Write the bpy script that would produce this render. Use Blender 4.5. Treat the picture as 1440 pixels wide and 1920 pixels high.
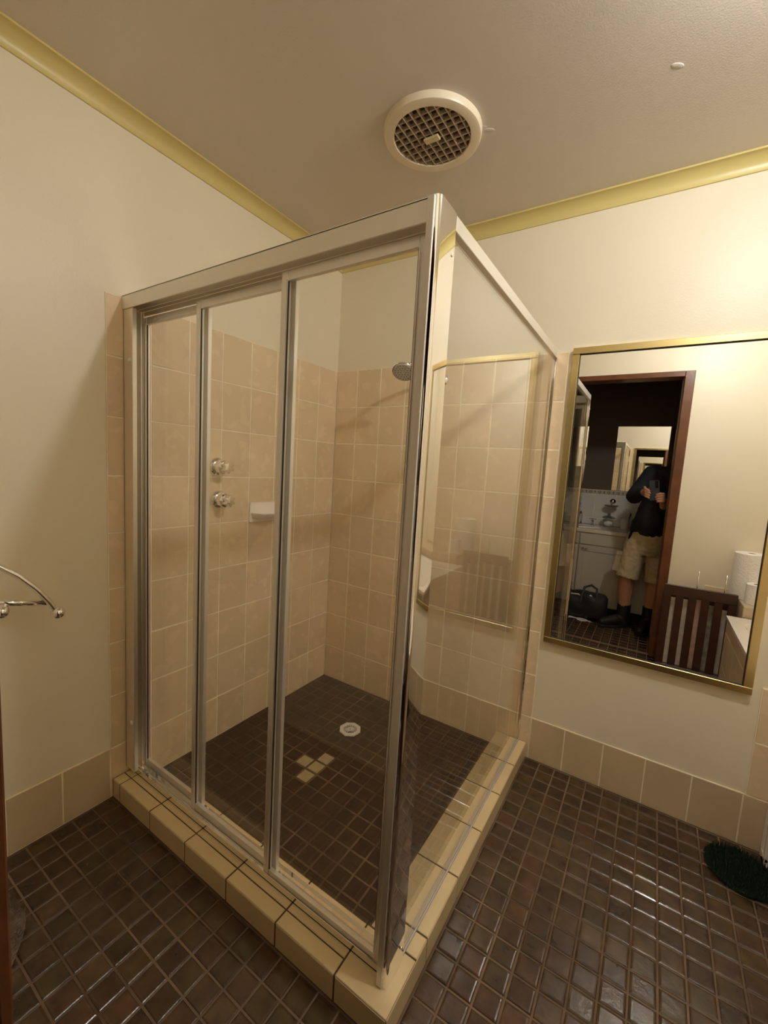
import bpy, bmesh, math, random
from mathutils import Vector, Matrix
random.seed(7)
for o in list(bpy.data.objects): bpy.data.objects.remove(o)
SC = bpy.context.scene
COL = SC.collection
# ------------------------------------------------------------------ camera
CAM = Vector((1.57443, -1.91022, 1.28285))
RX = Vector((0.83955201, 0.54001856, 0.05943384))
RD = Vector((0.1082167, -0.059022, -0.99237369))
RF = Vector((-0.53239231, 0.83958106, -0.10799106))
cd = bpy.data.cameras.new('camera'); cam = bpy.data.objects.new('camera', cd); COL.objects.link(cam)
cam.matrix_world = Matrix(((RX.x, -RD.x, -RF.x, CAM.x), (RX.y, -RD.y, -RF.y, CAM.y), (RX.z, -RD.z, -RF.z, CAM.z), (0, 0, 0, 1)))
cd.sensor_fit = 'VERTICAL'; cd.sensor_height = 24.0; cd.lens = 24.0 * 793.42 / 1920.0
cd.clip_start = 0.012; cd.clip_end = 50
SC.camera = cam
# ------------------------------------------------------------------ world, light, exposure
w = bpy.data.worlds.new('world'); SC.world = w; w.use_nodes = True
w.node_tree.nodes['Background'].inputs[0].default_value = (0, 0, 0, 1)
w.node_tree.nodes['Background'].inputs[1].default_value = 0.0
LAMP = Vector((1.86, -0.95, 2.304)); LAMP_POWER = 492.0; LAMP_COL = (1.0, 1.0, 0.96)
SC.view_settings.view_transform = 'Standard'; SC.view_settings.look = 'None'
SC.view_settings.gamma = 1.0; SC.view_settings.use_curve_mapping = False
SC.view_settings.exposure = 0.0
cy = SC.cycles
cy.max_bounces = 20; cy.diffuse_bounces = 9; cy.glossy_bounces = 12; cy.transmission_bounces = 12; cy.transparent_max_bounces = 40
cy.use_denoising = True; cy.sample_clamp_indirect = 12.0
cy.caustics_reflective = True; cy.blur_glossy = 0.1

# ------------------------------------------------------------------ materials
def srgb(r, g, b):
    f = lambda c: (c / 12.92) if c <= 0.04045 else ((c + 0.055) / 1.055) ** 2.4
    return (f(r / 255), f(g / 255), f(b / 255), 1)
class NT:
    def __init__(s, name):
        s.m = bpy.data.materials.new(name); s.m.use_nodes = True; s.t = s.m.node_tree
        s.t.nodes.clear(); s.out = s.n('ShaderNodeOutputMaterial')
    def n(s, k, **kw):
        x = s.t.nodes.new(k)
        for a, b in kw.items(): setattr(x, a, b)
        return x
    def l(s, a, b): s.t.links.new(a, b)
def pbr(name, col, rough=0.5, metal=0.0, var=0.0, scale=8.0, bump=0.0, bscale=60.0, rnd=0.0, rvar=0.0, coat=0.0, spec=0.5, col2=None, detail=4.0, sheen=0.0):
    """Principled material: base colour broken up by noise (var / col2), random shade per object or island (rnd), bump."""
    N = NT(name); b = N.n('ShaderNodeBsdfPrincipled'); N.l(b.outputs[0], N.out.inputs[0])
    b.inputs['Metallic'].default_value = metal; b.inputs['Roughness'].default_value = rough
    b.inputs['Specular IOR Level'].default_value = spec; b.inputs['Coat Weight'].default_value = coat
    b.inputs['Coat Roughness'].default_value = 0.08; b.inputs['Sheen Weight'].default_value = sheen
    col = tuple(col[:3]) + (1,)
    b.inputs['Base Color'].default_value = col
    tc = N.n('ShaderNodeNewGeometry')
    if var or col2 or rnd:
        nz = N.n('ShaderNodeTexNoise'); nz.inputs['Scale'].default_value = scale; nz.inputs['Detail'].default_value = detail
        N.l(tc.outputs['Position'], nz.inputs['Vector'])
        rp = N.n('ShaderNodeValToRGB'); rp.color_ramp.elements[0].position = 0.32; rp.color_ramp.elements[1].position = 0.68
        N.l(nz.outputs['Fac'], rp.inputs[0])
        c2 = tuple(col2[:3]) + (1,) if col2 else tuple(c * (1 + var) for c in col[:3]) + (1,)
        c1 = col if col2 else tuple(c * (1 - var) for c in col[:3]) + (1,)
        rp.color_ramp.elements[0].color = c1; rp.color_ramp.elements[1].color = c2
        src = rp.outputs[0]
        if rnd:
            oi = N.n('ShaderNodeObjectInfo'); ad = N.n('ShaderNodeMath', operation='ADD')
            N.l(oi.outputs['Random'], ad.inputs[0]); N.l(tc.outputs['Random Per Island'], ad.inputs[1])
            fr = N.n('ShaderNodeMath', operation='FRACT'); N.l(ad.outputs[0], fr.inputs[0])
            mr = N.n('ShaderNodeMapRange'); mr.inputs[3].default_value = 1 - rnd; mr.inputs[4].default_value = 1 + rnd
            N.l(fr.outputs[0], mr.inputs[0])
            hs = N.n('ShaderNodeHueSaturation'); N.l(mr.outputs[0], hs.inputs['Value']); N.l(src, hs.inputs['Color'])
            mh = N.n('ShaderNodeMapRange'); mh.inputs[3].default_value = 0.5 - rnd * 0.05; mh.inputs[4].default_value = 0.5 + rnd * 0.05
            m7 = N.n('ShaderNodeMath', operation='MULTIPLY'); m7.inputs[1].default_value = 7.31; N.l(fr.outputs[0], m7.inputs[0])
            f7 = N.n('ShaderNodeMath', operation='FRACT'); N.l(m7.outputs[0], f7.inputs[0]); N.l(f7.outputs[0], mh.inputs[0])
            N.l(mh.outputs[0], hs.inputs['Hue']); src = hs.outputs[0]
        N.l(src, b.inputs['Base Color'])
    if rvar:
        n2 = N.n('ShaderNodeTexNoise'); n2.inputs['Scale'].default_value = bscale * 0.5; N.l(tc.outputs['Position'], n2.inputs['Vector'])
        m2 = N.n('ShaderNodeMapRange'); m2.inputs[3].default_value = max(0.02, rough - rvar); m2.inputs[4].default_value = rough + rvar
        N.l(n2.outputs['Fac'], m2.inputs[0]); N.l(m2.outputs[0], b.inputs['Roughness'])
    if bump:
        n3 = N.n('ShaderNodeTexNoise'); n3.inputs['Scale'].default_value = bscale; n3.inputs['Detail'].default_value = 3
        N.l(tc.outputs['Position'], n3.inputs['Vector'])
        bp = N.n('ShaderNodeBump'); bp.inputs['Strength'].default_value = bump; bp.inputs['Distance'].default_value = 0.01
        N.l(n3.outputs['Fac'], bp.inputs['Height']); N.l(bp.outputs[0], b.inputs['Normal'])
    return N.m
def glass(name, tint, f0=0.04):
    """thin clear sheet: Fresnel mix of straight-through transmission and mirror reflection on each face"""
    N = NT(name); g = N.n('ShaderNodeNewGeometry'); d = N.n('ShaderNodeVectorMath', operation='DOT_PRODUCT')
    N.l(g.outputs['Normal'], d.inputs[0]); N.l(g.outputs['Incoming'], d.inputs[1])
    a = N.n('ShaderNodeMath', operation='ABSOLUTE'); N.l(d.outputs['Value'], a.inputs[0])
    s = N.n('ShaderNodeMath', operation='SUBTRACT'); s.inputs[0].default_value = 1; N.l(a.outputs[0], s.inputs[1])
    p = N.n('ShaderNodeMath', operation='POWER'); p.inputs[1].default_value = 5; N.l(s.outputs[0], p.inputs[0])
    m = N.n('ShaderNodeMath', operation='MULTIPLY_ADD'); m.inputs[1].default_value = 1 - f0; m.inputs[2].default_value = f0
    N.l(p.outputs[0], m.inputs[0])
    t = N.n('ShaderNodeBsdfTransparent'); t.inputs[0].default_value = tint
    gl = N.n('ShaderNodeBsdfGlossy'); gl.inputs['Roughness'].default_value = 0.0; gl.inputs[0].default_value = (1, 1, 1, 1)
    mx = N.n('ShaderNodeMixShader'); N.l(m.outputs[0], mx.inputs[0]); N.l(t.outputs[0], mx.inputs[1]); N.l(gl.outputs[0], mx.inputs[2])
    N.l(mx.outputs[0], N.out.inputs[0]); return N.m
def emit(name, col, st):
    N = NT(name); e = N.n('ShaderNodeEmission'); e.inputs[0].default_value = tuple(col[:3]) + (1,); e.inputs[1].default_value = st
    N.l(e.outputs[0], N.out.inputs[0]); return N.m
M = {}
M['wall'] = pbr('cream_paint', srgb(238, 228, 206), 0.42, var=0.03, scale=1.6, bump=0.06, bscale=180)
M['hallwall'] = pbr('darkened_hall_paint', srgb(96, 80, 68), 0.6, var=0.04, scale=2)  # cream walls in darkness: the hall's shade is put into this brown
M['ceiling'] = pbr('white_ceiling_paint', srgb(214, 205, 194), 0.5, var=0.03, scale=1.2, bump=0.08, bscale=220)
M['cornice'] = pbr('pale_yellow_paint', srgb(214, 198, 132), 0.35)
M['walltile'] = pbr('beige_wall_tile', srgb(238, 214, 182), 0.26, col2=srgb(226, 204, 166), scale=4, rnd=0.06, bump=0.05, bscale=30, rvar=0.08)
M['skirttile'] = pbr('beige_skirting_tile', srgb(214, 192, 160), 0.32, col2=srgb(204, 184, 150), scale=6, rnd=0.05, bump=0.05, bscale=30)
M['wallgrout'] = pbr('cream_grout', srgb(248, 236, 210), 0.8, var=0.10, scale=9)
M['floortile'] = pbr('brown_glazed_tile', srgb(60, 40, 26), 0.24, col2=srgb(84, 62, 40), scale=22, rnd=0.30, bump=0.07, bscale=70, rvar=0.06, spec=0.6, coat=0.15)
M['showertile'] = pbr('dark_brown_shower_tile', srgb(60, 40, 26), 0.42, col2=srgb(72, 50, 32), scale=20, rnd=0.12, bump=0.05, bscale=70, rvar=0.08)
M['beigetile'] = pbr('beige_repair_tile', srgb(182, 165, 125), 0.4, var=0.08, scale=40)
M['floorgrout'] = pbr('tan_grout', srgb(132, 110, 88), 0.85, col2=srgb(84, 66, 50), scale=3.5, detail=6)
M['showergrout'] = pbr('stained_grout', srgb(58, 41, 28), 0.8, col2=srgb(126, 104, 80), scale=4, detail=6)
M['hobtile'] = pbr('cream_hob_tile', srgb(222, 202, 160), 0.25, var=0.04, scale=10, rnd=0.03, bump=0.04, bscale=30)
M['hobgrout'] = pbr('brown_stained_grout', srgb(92, 66, 40), 0.8)
M['alu'] = pbr('bright_anodised_aluminium', (0.88, 0.86, 0.82), 0.36, 1.0)
M['satin'] = pbr('satin_aluminium', (0.84, 0.81, 0.765), 0.36, 0.68)
M['aprontile'] = pbr('beige_bath_tile', srgb(206, 188, 160), 0.3, rnd=0.04)
M['chrome'] = pbr('polished_chrome', (0.90, 0.88, 0.86), 0.045, 1.0)
M['darkseal'] = pbr('dark_rubber_seal', (0.035, 0.03, 0.03), 0.5)
M['glass'] = glass('clear_glass', (0.982, 0.986, 0.976, 1))
M['glassedge'] = pbr('glass_edge', (0.16, 0.15, 0.2), 0.15)
M['mirror'] = pbr('silvered_mirror', (0.90, 0.90, 0.87), 0.0, 1.0)
M['gold'] = pbr('brushed_gold_metal', (0.74, 0.60, 0.29), 0.27, 1.0)
M['whiteplastic'] = pbr('aged_white_plastic', srgb(228, 215, 192), 0.35, var=0.03, scale=12)
M['cleanwhite'] = pbr('white_plastic', srgb(235, 230, 224), 0.35)
M['ceramic'] = pbr('white_ceramic', srgb(243, 236, 228), 0.12)
M['fandark'] = pbr('dark_fan_interior', srgb(84, 64, 46), 0.8)
M['fangrille'] = pbr('dusty_grille_plastic', srgb(176, 158, 136), 0.6, var=0.12, scale=40)
M['badge'] = pbr('cream_badge', srgb(206, 192, 150), 0.4)
M['wood'] = pbr('reddish_brown_timber', srgb(112, 66, 36), 0.32, col2=srgb(92, 50, 27), scale=14, bump=0.05, coat=0.3)
M['doorwood'] = pbr('dark_brown_timber', srgb(84, 46, 26), 0.35, col2=srgb(66, 35, 20), scale=10)
M['rackwood'] = pbr('dark_walnut_stain', srgb(74, 42, 28), 0.4, col2=srgb(60, 33, 22), scale=20)
M['green'] = pbr('dark_green_bristle', srgb(22, 48, 26), 0.75, col2=srgb(14, 34, 20), scale=60)
M['dark'] = pbr('matt_black', (0.012, 0.011, 0.011), 0.6)
M['paper'] = pbr('white_tissue_paper', srgb(246, 243, 240), 0.9, bump=0.5, bscale=80)
M['vanity'] = pbr('off_white_laminate', srgb(196, 187, 172), 0.4)
M['counter'] = pbr('cream_benchtop', srgb(222, 212, 194), 0.25, var=0.05, scale=40)
M['vtile'] = pbr('white_glazed_tile', srgb(224, 220, 214), 0.2, rnd=0.02)
M['band'] = pbr('patterned_border_tile', srgb(200, 190, 172), 0.3)
M['motif'] = pbr('border_motif_glaze', srgb(96, 84, 74), 0.4)
M['jacket'] = pbr('black_fleece', (0.010, 0.010, 0.012), 0.85, bump=0.3, bscale=30)
M['shorts'] = pbr('khaki_cotton', srgb(186, 166, 132), 0.85, var=0.06, scale=20, bump=0.2, bscale=50)
M['skin'] = pbr('skin', srgb(196, 142, 112), 0.5, var=0.05, scale=20)
M['hair'] = pbr('brown_hair', srgb(60, 44, 32), 0.7, bump=0.4, bscale=120)
M['eye'] = pbr('eye', (0.03, 0.02, 0.015), 0.1)
M['boot'] = pbr('black_leather', (0.012, 0.011, 0.010), 0.45, bump=0.1, bscale=60)
M['phone'] = pbr('dark_grey_phone', (0.05, 0.055, 0.07), 0.25)
M['lens'] = pbr('black_lens_glass', (0.004, 0.004, 0.006), 0.05)
M['bag'] = pbr('black_nylon', (0.014, 0.013, 0.013), 0.6, bump=0.4, bscale=25)
M['mag1'] = pbr('pink_magazine_cover', srgb(214, 176, 160), 0.35, var=0.2, scale=18)
M['mag2'] = pbr('grey_magazine_cover', srgb(150, 146, 130), 0.35, var=0.35, scale=25)
M['mag3'] = pbr('white_magazine_cover', srgb(222, 210, 200), 0.35, var=0.15, scale=20)
M['fluffy'] = pbr('grey_brown_pile', srgb(142, 124, 106), 0.95, col2=srgb(96, 80, 68), scale=25)
M['lampglass'] = emit('glowing_bulb', LAMP_COL, 1.0)

# ------------------------------------------------------------------ mesh helpers
def nb(): return bmesh.new()
def box(bm, x0, x1, y0, y1, z0, z1, bev=0.0, seg=1, mat=None):
    t = bm if not bev and mat is None else bmesh.new()
    c = ((x0 + x1) / 2, (y0 + y1) / 2, (z0 + z1) / 2)
    r = bmesh.ops.create_cube(t, size=1.0)
    for v in r['verts']: v.co = Vector((c[0] + v.co.x * (x1 - x0), c[1] + v.co.y * (y1 - y0), c[2] + v.co.z * (z1 - z0)))
    if t is not bm:
        if bev: bmesh.ops.bevel(t, geom=t.edges[:], offset=bev, segments=seg, affect='EDGES', profile=0.5)
        if mat: bmesh.ops.transform(t, matrix=mat, verts=t.verts[:])
        merge(bm, t)
    return bm
def merge(bm, t):
    me = bpy.data.meshes.new('tmp'); t.to_mesh(me); t.free(); bm.from_mesh(me); bpy.data.meshes.remove(me); return bm
def lathe(bm, prof, seg=24, mat=Matrix(), cap=True):
    """revolve (r,z) profile about local z, transform by mat"""
    t = bmesh.new(); rings = []
    for r, z in prof:
        rings.append([t.verts.new((r * math.cos(2 * math.pi * i / seg), r * math.sin(2 * math.pi * i / seg), z)) for i in range(seg)] if r > 1e-6 else [t.verts.new((0, 0, z))])
    for a, b in zip(rings, rings[1:]):
        for i in range(seg):
            j = (i + 1) % seg
            if len(a) == 1 and len(b) == 1: continue
            if len(a) == 1: t.faces.new((a[0], b[j], b[i]))
            elif len(b) == 1: t.faces.new((a[i], a[j], b[0]))
            else: t.faces.new((a[i], a[j], b[j], b[i]))
    if cap:
        if len(rings[0]) > 1: t.faces.new(rings[0][::-1])
        if len(rings[-1]) > 1: t.faces.new(rings[-1])
    bmesh.ops.recalc_face_normals(t, faces=t.faces[:])
    bmesh.ops.transform(t, matrix=mat, verts=t.verts[:])
    return merge(bm, t)
def frame_to(d):
    d = Vector(d).normalized(); return d.to_track_quat('Z', 'Y').to_matrix().to_4x4()
def tube(bm, pts, r, seg=10, caps=True):
    """round tube through points, r a number or one per point"""
    pts = [Vector(p) for p in pts]; n = len(pts); rs = r if isinstance(r, (list, tuple)) else [r] * n
    t = bmesh.new(); rings = []; up = None
    for i, p in enumerate(pts):
        d = (pts[min(i + 1, n - 1)] - pts[max(i - 1, 0)]).normalized()
        if up is None: up = Vector((0, 0, 1)) if abs(d.z) < 0.9 else Vector((1, 0, 0))
        a = d.cross(up).normalized(); b = a.cross(d).normalized(); up = b
        rings.append([t.verts.new(p + (a * math.cos(2 * math.pi * k / seg) + b * math.sin(2 * math.pi * k / seg)) * rs[i]) for k in range(seg)])
    for A, B in zip(rings, rings[1:]):
        for k in range(seg): t.faces.new((A[k], A[(k + 1) % seg], B[(k + 1) % seg], B[k]))
    if caps: t.faces.new(rings[0][::-1]); t.faces.new(rings[-1])
    bmesh.ops.recalc_face_normals(t, faces=t.faces[:])
    return merge(bm, t)
def ball(bm, c, r, sub=2, sc=(1, 1, 1), rot=None):
    t = bmesh.new(); bmesh.ops.create_icosphere(t, subdivisions=sub, radius=r)
    m = Matrix.Translation(c) @ (rot or Matrix()) @ Matrix.Diagonal((*sc, 1))
    bmesh.ops.transform(t, matrix=m, verts=t.verts[:]); return merge(bm, t)
def prism(bm, poly, h0, h1, mat=Matrix(), bev=0.0):
    """extrude 2-D polygon from local z h0 to h1"""
    t = bmesh.new(); a = [t.verts.new((x, y, h0)) for x, y in poly]; b = [t.verts.new((x, y, h1)) for x, y in poly]
    t.faces.new(a[::-1]); t.faces.new(b); n = len(poly)
    for i in range(n): t.faces.new((a[i], a[(i + 1) % n], b[(i + 1) % n], b[i]))
    bmesh.ops.recalc_face_normals(t, faces=t.faces[:])
    if bev: bmesh.ops.bevel(t, geom=t.edges[:], offset=bev, segments=2, affect='EDGES', profile=0.5)
    bmesh.ops.transform(t, matrix=mat, verts=t.verts[:]); return merge(bm, t)
def sweep(bm, prof, p0, p1, ux, uz):
    """extrude closed 2-D profile (u,v) from p0 to p1; u along ux, v along uz"""
    t = bmesh.new(); p0 = Vector(p0); p1 = Vector(p1); ux = Vector(ux); uz = Vector(uz)
    a = [t.verts.new(p0 + ux * u + uz * v) for u, v in prof]; b = [t.verts.new(p1 + ux * u + uz * v) for u, v in prof]
    n = len(prof); t.faces.new(a[::-1]); t.faces.new(b)
    for i in range(n): t.faces.new((a[i], a[(i + 1) % n], b[(i + 1) % n], b[i]))
    bmesh.ops.recalc_face_normals(t, faces=t.faces[:]); return merge(bm, t)
def link(name, me, mat, parent=None, loc=(0, 0, 0), rot=None):
    o = bpy.data.objects.new(name, me); COL.objects.link(o); o.location = loc
    if rot: o.rotation_euler = rot
    if mat is not None and not me.materials: me.materials.append(mat)
    if parent is not None: adopt(o, parent)
    return o
WM = {}
def adopt(o, parent):
    o.parent = parent; o.matrix_parent_inverse = WM.get(parent.name, Matrix.Translation(parent.location)).inverted()
def obj(name, bm, mat, parent=None, smooth=False, base=False):
    """link bm as ONE mesh object whose origin is its centre (or base)"""
    if smooth:
        for f in bm.faces: f.smooth = True
    lo = Vector((1e9,) * 3); hi = Vector((-1e9,) * 3)
    for v in bm.verts:
        for i in range(3): lo[i] = min(lo[i], v.co[i]); hi[i] = max(hi[i], v.co[i])
    c = (lo + hi) / 2
    if base: c.z = lo.z
    bmesh.ops.translate(bm, vec=-c, verts=bm.verts[:])
    me = bpy.data.meshes.new(name); bm.to_mesh(me); bm.free()
    o = link(name, me, M[mat] if isinstance(mat, str) else mat, None, c)
    WM[o.name] = Matrix.Translation(c)
    if parent is not None: o.parent = parent; o.matrix_parent_inverse = WM[parent.name].inverted() if parent.parent is None else (WM[parent.name]).inverted()
    if smooth == 'auto':
        pass
    return o
def auto_smooth(o, ang=40):
    for p in o.data.polygons: p.use_smooth = True
    o.data.set_sharp_from_angle(angle=math.radians(ang)); return o
def thing(name, label, cat, loc, group=None):
    o = bpy.data.objects.new(name, None); COL.objects.link(o); o.location = loc; o.empty_display_size = 0.05
    WM[o.name] = Matrix.Translation(loc)
    return tag(o, label, cat, group)
def tag(o, label, cat, group=None):
    o['label'] = label; o['category'] = cat
    if group: o['group'] = group
    return o
def struct(name, bm, mat, parent=None):
    o = obj(name, bm, mat, parent)
    if parent is None: o['kind'] = 'structure'
    return o
def bx(name, mat, parent, *a, bev=0.0, seg=1):
    return obj(name, box(nb(), *a, bev=bev, seg=seg), mat, parent)

# ------------------------------------------------------------------ dimensions (metres)
CEIL = 2.373; RW = 2.78; FY = -1.756; FT = 0.10; HALL = -2.98
DX0, DX1, DZ = 0.924, 1.665, 2.020            # door opening
SX, SY, ST, HZ = 1.176, -1.150, 1.798, 0.073 # shower screen corner, top, hob height
P = 0.0637                                   # floor tile pitch
# ------------------------------------------------------------------ room shell
wl = struct('wall_left', box(nb(), -0.10, -0.005, FY - FT, 0.1, 0, CEIL), 'wall')
wb = struct('wall_back', box(nb(), -0.005, RW, 0.005, 0.1, 0, CEIL), 'wall')
wr = struct('wall_right', box(nb(), RW, RW + 0.1, FY - FT, 0.1, 0, CEIL), 'wall')
f = nb(); box(f, -0.005, DX0 - 0.012, FY - FT, FY, 0, CEIL); box(f, DX1 + 0.012, RW, FY - FT, FY, 0, CEIL); box(f, DX0 - 0.012, DX1 + 0.012, FY - FT, FY, DZ + 0.012, CEIL)
wf = struct('wall_front', f, 'wall')
ce = struct('ceiling', box(nb(), -0.1, RW + 0.1, FY - 0.001, 0.1, CEIL, CEIL + 0.05), 'ceiling')
fl = struct('floor', box(nb(), -0.1, RW + 0.1, FY - FT, 0.1, -0.06, -0.0028), 'floorgrout')
# the room beyond the door
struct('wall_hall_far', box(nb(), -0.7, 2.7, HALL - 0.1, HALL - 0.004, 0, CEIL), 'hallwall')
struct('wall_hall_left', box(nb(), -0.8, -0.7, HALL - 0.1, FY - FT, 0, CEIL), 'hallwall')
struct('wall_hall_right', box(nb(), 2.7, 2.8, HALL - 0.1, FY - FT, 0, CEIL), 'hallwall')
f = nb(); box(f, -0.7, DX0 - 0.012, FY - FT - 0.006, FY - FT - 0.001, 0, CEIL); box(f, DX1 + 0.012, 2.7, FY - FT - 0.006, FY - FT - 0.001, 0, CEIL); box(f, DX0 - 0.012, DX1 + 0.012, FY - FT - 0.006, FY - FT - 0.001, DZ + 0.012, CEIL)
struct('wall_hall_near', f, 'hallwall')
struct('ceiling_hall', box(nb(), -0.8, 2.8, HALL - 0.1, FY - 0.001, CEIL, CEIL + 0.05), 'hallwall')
fh = struct('floor_hall', box(nb(), -0.8, 2.8, HALL - 0.1, FY - FT, -0.06, -0.0028), 'floorgrout')
# cornices: hollow cove with a small square lip at each edge
def cove():
    r = 0.040; p = [(0, 0), (0.006, 0), (0.006, 0.004)]
    for i in range(9):
        a = math.pi / 2 * i / 8
        p.append((0.006 + r * (1 - math.cos(a)), 0.004 + r * math.sin(a)))
    return p + [(0.0505, 0.044), (0.0505, 0.0505), (0, 0.0505)]
cz = CEIL - 0.0505; cv = cove()
for i, (p0, p1, ux) in enumerate([((-0.005, FY, cz), (-0.005, 0.005, cz), (1, 0, 0)), ((-0.005, 0.005, cz), (RW, 0.005, cz), (0, -1, 0)), ((RW, FY, cz), (RW, 0.005, cz), (-1, 0, 0)), ((-0.005, FY, cz), (RW, FY, cz), (0, 1, 0))]):
    o = struct('trim_%d' % (i + 1), sweep(nb(), cv, p0, p1, ux, (0, 0, 1)), 'cornice'); auto_smooth(o, 35)
    o['label'] = ['pale yellow cove cornice above the left wall', 'pale yellow cove cornice above the back wall', 'pale yellow cove cornice above the right wall', 'pale yellow cove cornice above the door wall'][i]

# ------------------------------------------------------------------ tiles
TM = {}
def tile_mesh(a, b, th, bev=0.0020):
    """a x b tile lying in xy, top at z=0, thickness th"""
    k = (round(a, 4), round(b, 4), th, bev)
    if k not in TM:
        bm = nb(); h = [(a / 2, b / 2)]
        lv = [(-th, 0), (-bev, 0), (0, bev)]
        rings = [[bm.verts.new((sx * (a / 2 - i), sy * (b / 2 - i), z)) for sx, sy in ((-1, -1), (1, -1), (1, 1), (-1, 1))] for z, i in lv]
        for A, B in zip(rings, rings[1:]):
            for q in range(4): bm.faces.new((A[q], A[(q + 1) % 4], B[(q + 1) % 4], B[q]))
        bm.faces.new(rings[-1]); me = bpy.data.meshes.new('tile'); bm.to_mesh(me); bm.free(); TM[k] = me
    return TM[k]
def tile(parent, mat, c, a, b, face, th=0.005, name='tile', tilt=0.0, bev=0.0020):
    """face: 'z' up, 'x' facing +x (a along y, b along z), '-y' facing -y (a along x, b along z), '-x', '+y'"""
    me = tile_mesh(a, b, th, bev)
    key = (me.name, mat)
    if key not in TM: m2 = me.copy(); m2.materials.clear(); m2.materials.append(M[mat]); TM[key] = m2
    o = bpy.data.objects.new(name, TM[key]); COL.objects.link(o)
    R = {'z': (0, 0, 0), 'x': (math.pi / 2, 0, math.pi / 2), '-y': (math.pi / 2, 0, 0), '-x': (math.pi / 2, 0, -math.pi / 2), '+y': (math.pi / 2, 0, math.pi)}[face]
    o.location = c; o.rotation_euler = R
    if tilt: o.rotation_euler = (R[0] + random.uniform(-tilt, tilt), R[1] + random.uniform(-tilt, tilt), R[2])
    o.parent = parent; o.matrix_parent_inverse = WM[parent.name].inverted(); return o
G = 0.0036
zrows = [0.0] + [0.1942 + 0.2 * i for i in range(9)]          # wall tile joints
# left wall, eight columns beside the shower
bx('grout', 'wallgrout', wl, -0.0045, -0.0013, -1.200, 0, 0, zrows[-1])
for c in range(8):
    for r in range(9):
        z0, z1 = zrows[r], zrows[r + 1]
        tile(wl, 'walltile', (0, -0.075 - 0.15 * c, (z0 + z1) / 2), 0.15 - G, z1 - z0 - G, 'x', tilt=0.002)
# back wall
xj = [0.0] + [-0.0103 + 0.1535 * k for k in range(1, 9)]
bx('grout', 'wallgrout', wb, 0, xj[-1], 0.0013, 0.0045, 0, zrows[-1])
SOAP = None
for c in range(8):
    for r in range(9):
        x0, x1, z0, z1 = xj[c], xj[c + 1], zrows[r], zrows[r + 1]
        tile(wb, 'walltile', ((x0 + x1) / 2, 0, (z0 + z1) / 2), x1 - x0 - G, z1 - z0 - G, '-y', tilt=0.002)
# raised tile strip over the bath end of the back wall
bx('grout', 'wallgrout', wb, 1.9635, RW, 0.0013, 0.0045, 0.1945, 0.594)
for c in range(6):
    x0 = 1.9635 + 0.15 * c; x1 = min(x0 + 0.15, RW)
    for r in (1, 2): tile(wb, 'walltile', ((x0 + x1) / 2, 0, (zrows[r] + zrows[r + 1]) / 2), x1 - x0 - G, 0.2 - G, '-y')
# skirtings
bl = struct('baseboard_left', box(nb(), -0.0045, -0.0013, FY, -1.2005, 0, 0.193), 'wallgrout')
for c in range(6):
    y1 = -1.2 - 0.15 * c; y0 = max(y1 - 0.15, FY)
    tile(bl, 'skirttile', (0, (y0 + y1) / 2, 0.0972), y1 - y0 - G, 0.1942 - G, 'x')
bk = struct('baseboard_back', box(nb(), xj[-1] + 0.001, RW, 0.0013, 0.0045, 0, 0.193), 'wallgrout')
xs = [xj[-1]] + [1.359 + 0.15 * k for k in range(10)]
for a, b in zip(xs, xs[1:]):
    if b <= RW + 0.06:
        b = min(b, RW); tile(bk, 'skirttile', ((a + b) / 2, 0, 0.0972), b - a - G, 0.1942 - G, '-y')
bf = struct('baseboard_front', box(nb(), DX1 + 0.06, RW, FY + 0.0005, FY + 0.004, 0, 0.193), 'wallgrout')
for c in range(7):
    a = DX1 + 0.06 + 0.15 * c; b = min(a + 0.15, RW); tile(bf, 'skirttile', ((a + b) / 2, FY + 0.005, 0.0972), b - a - G, 0.1942 - G, '+y')

bx('grout', 'wallgrout', wf, 1.935, RW, FY + 0.0005, FY + 0.0036, 0.1945, 0.594)
for c in range(6):
    x0 = 1.935 + 0.15 * c; x1 = min(x0 + 0.15, RW)
    for r in (1, 2): tile(wf, 'walltile', ((x0 + x1) / 2, FY + 0.005, (zrows[r] + zrows[r + 1]) / 2), x1 - x0 - G, 0.2 - G, '+y')
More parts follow.
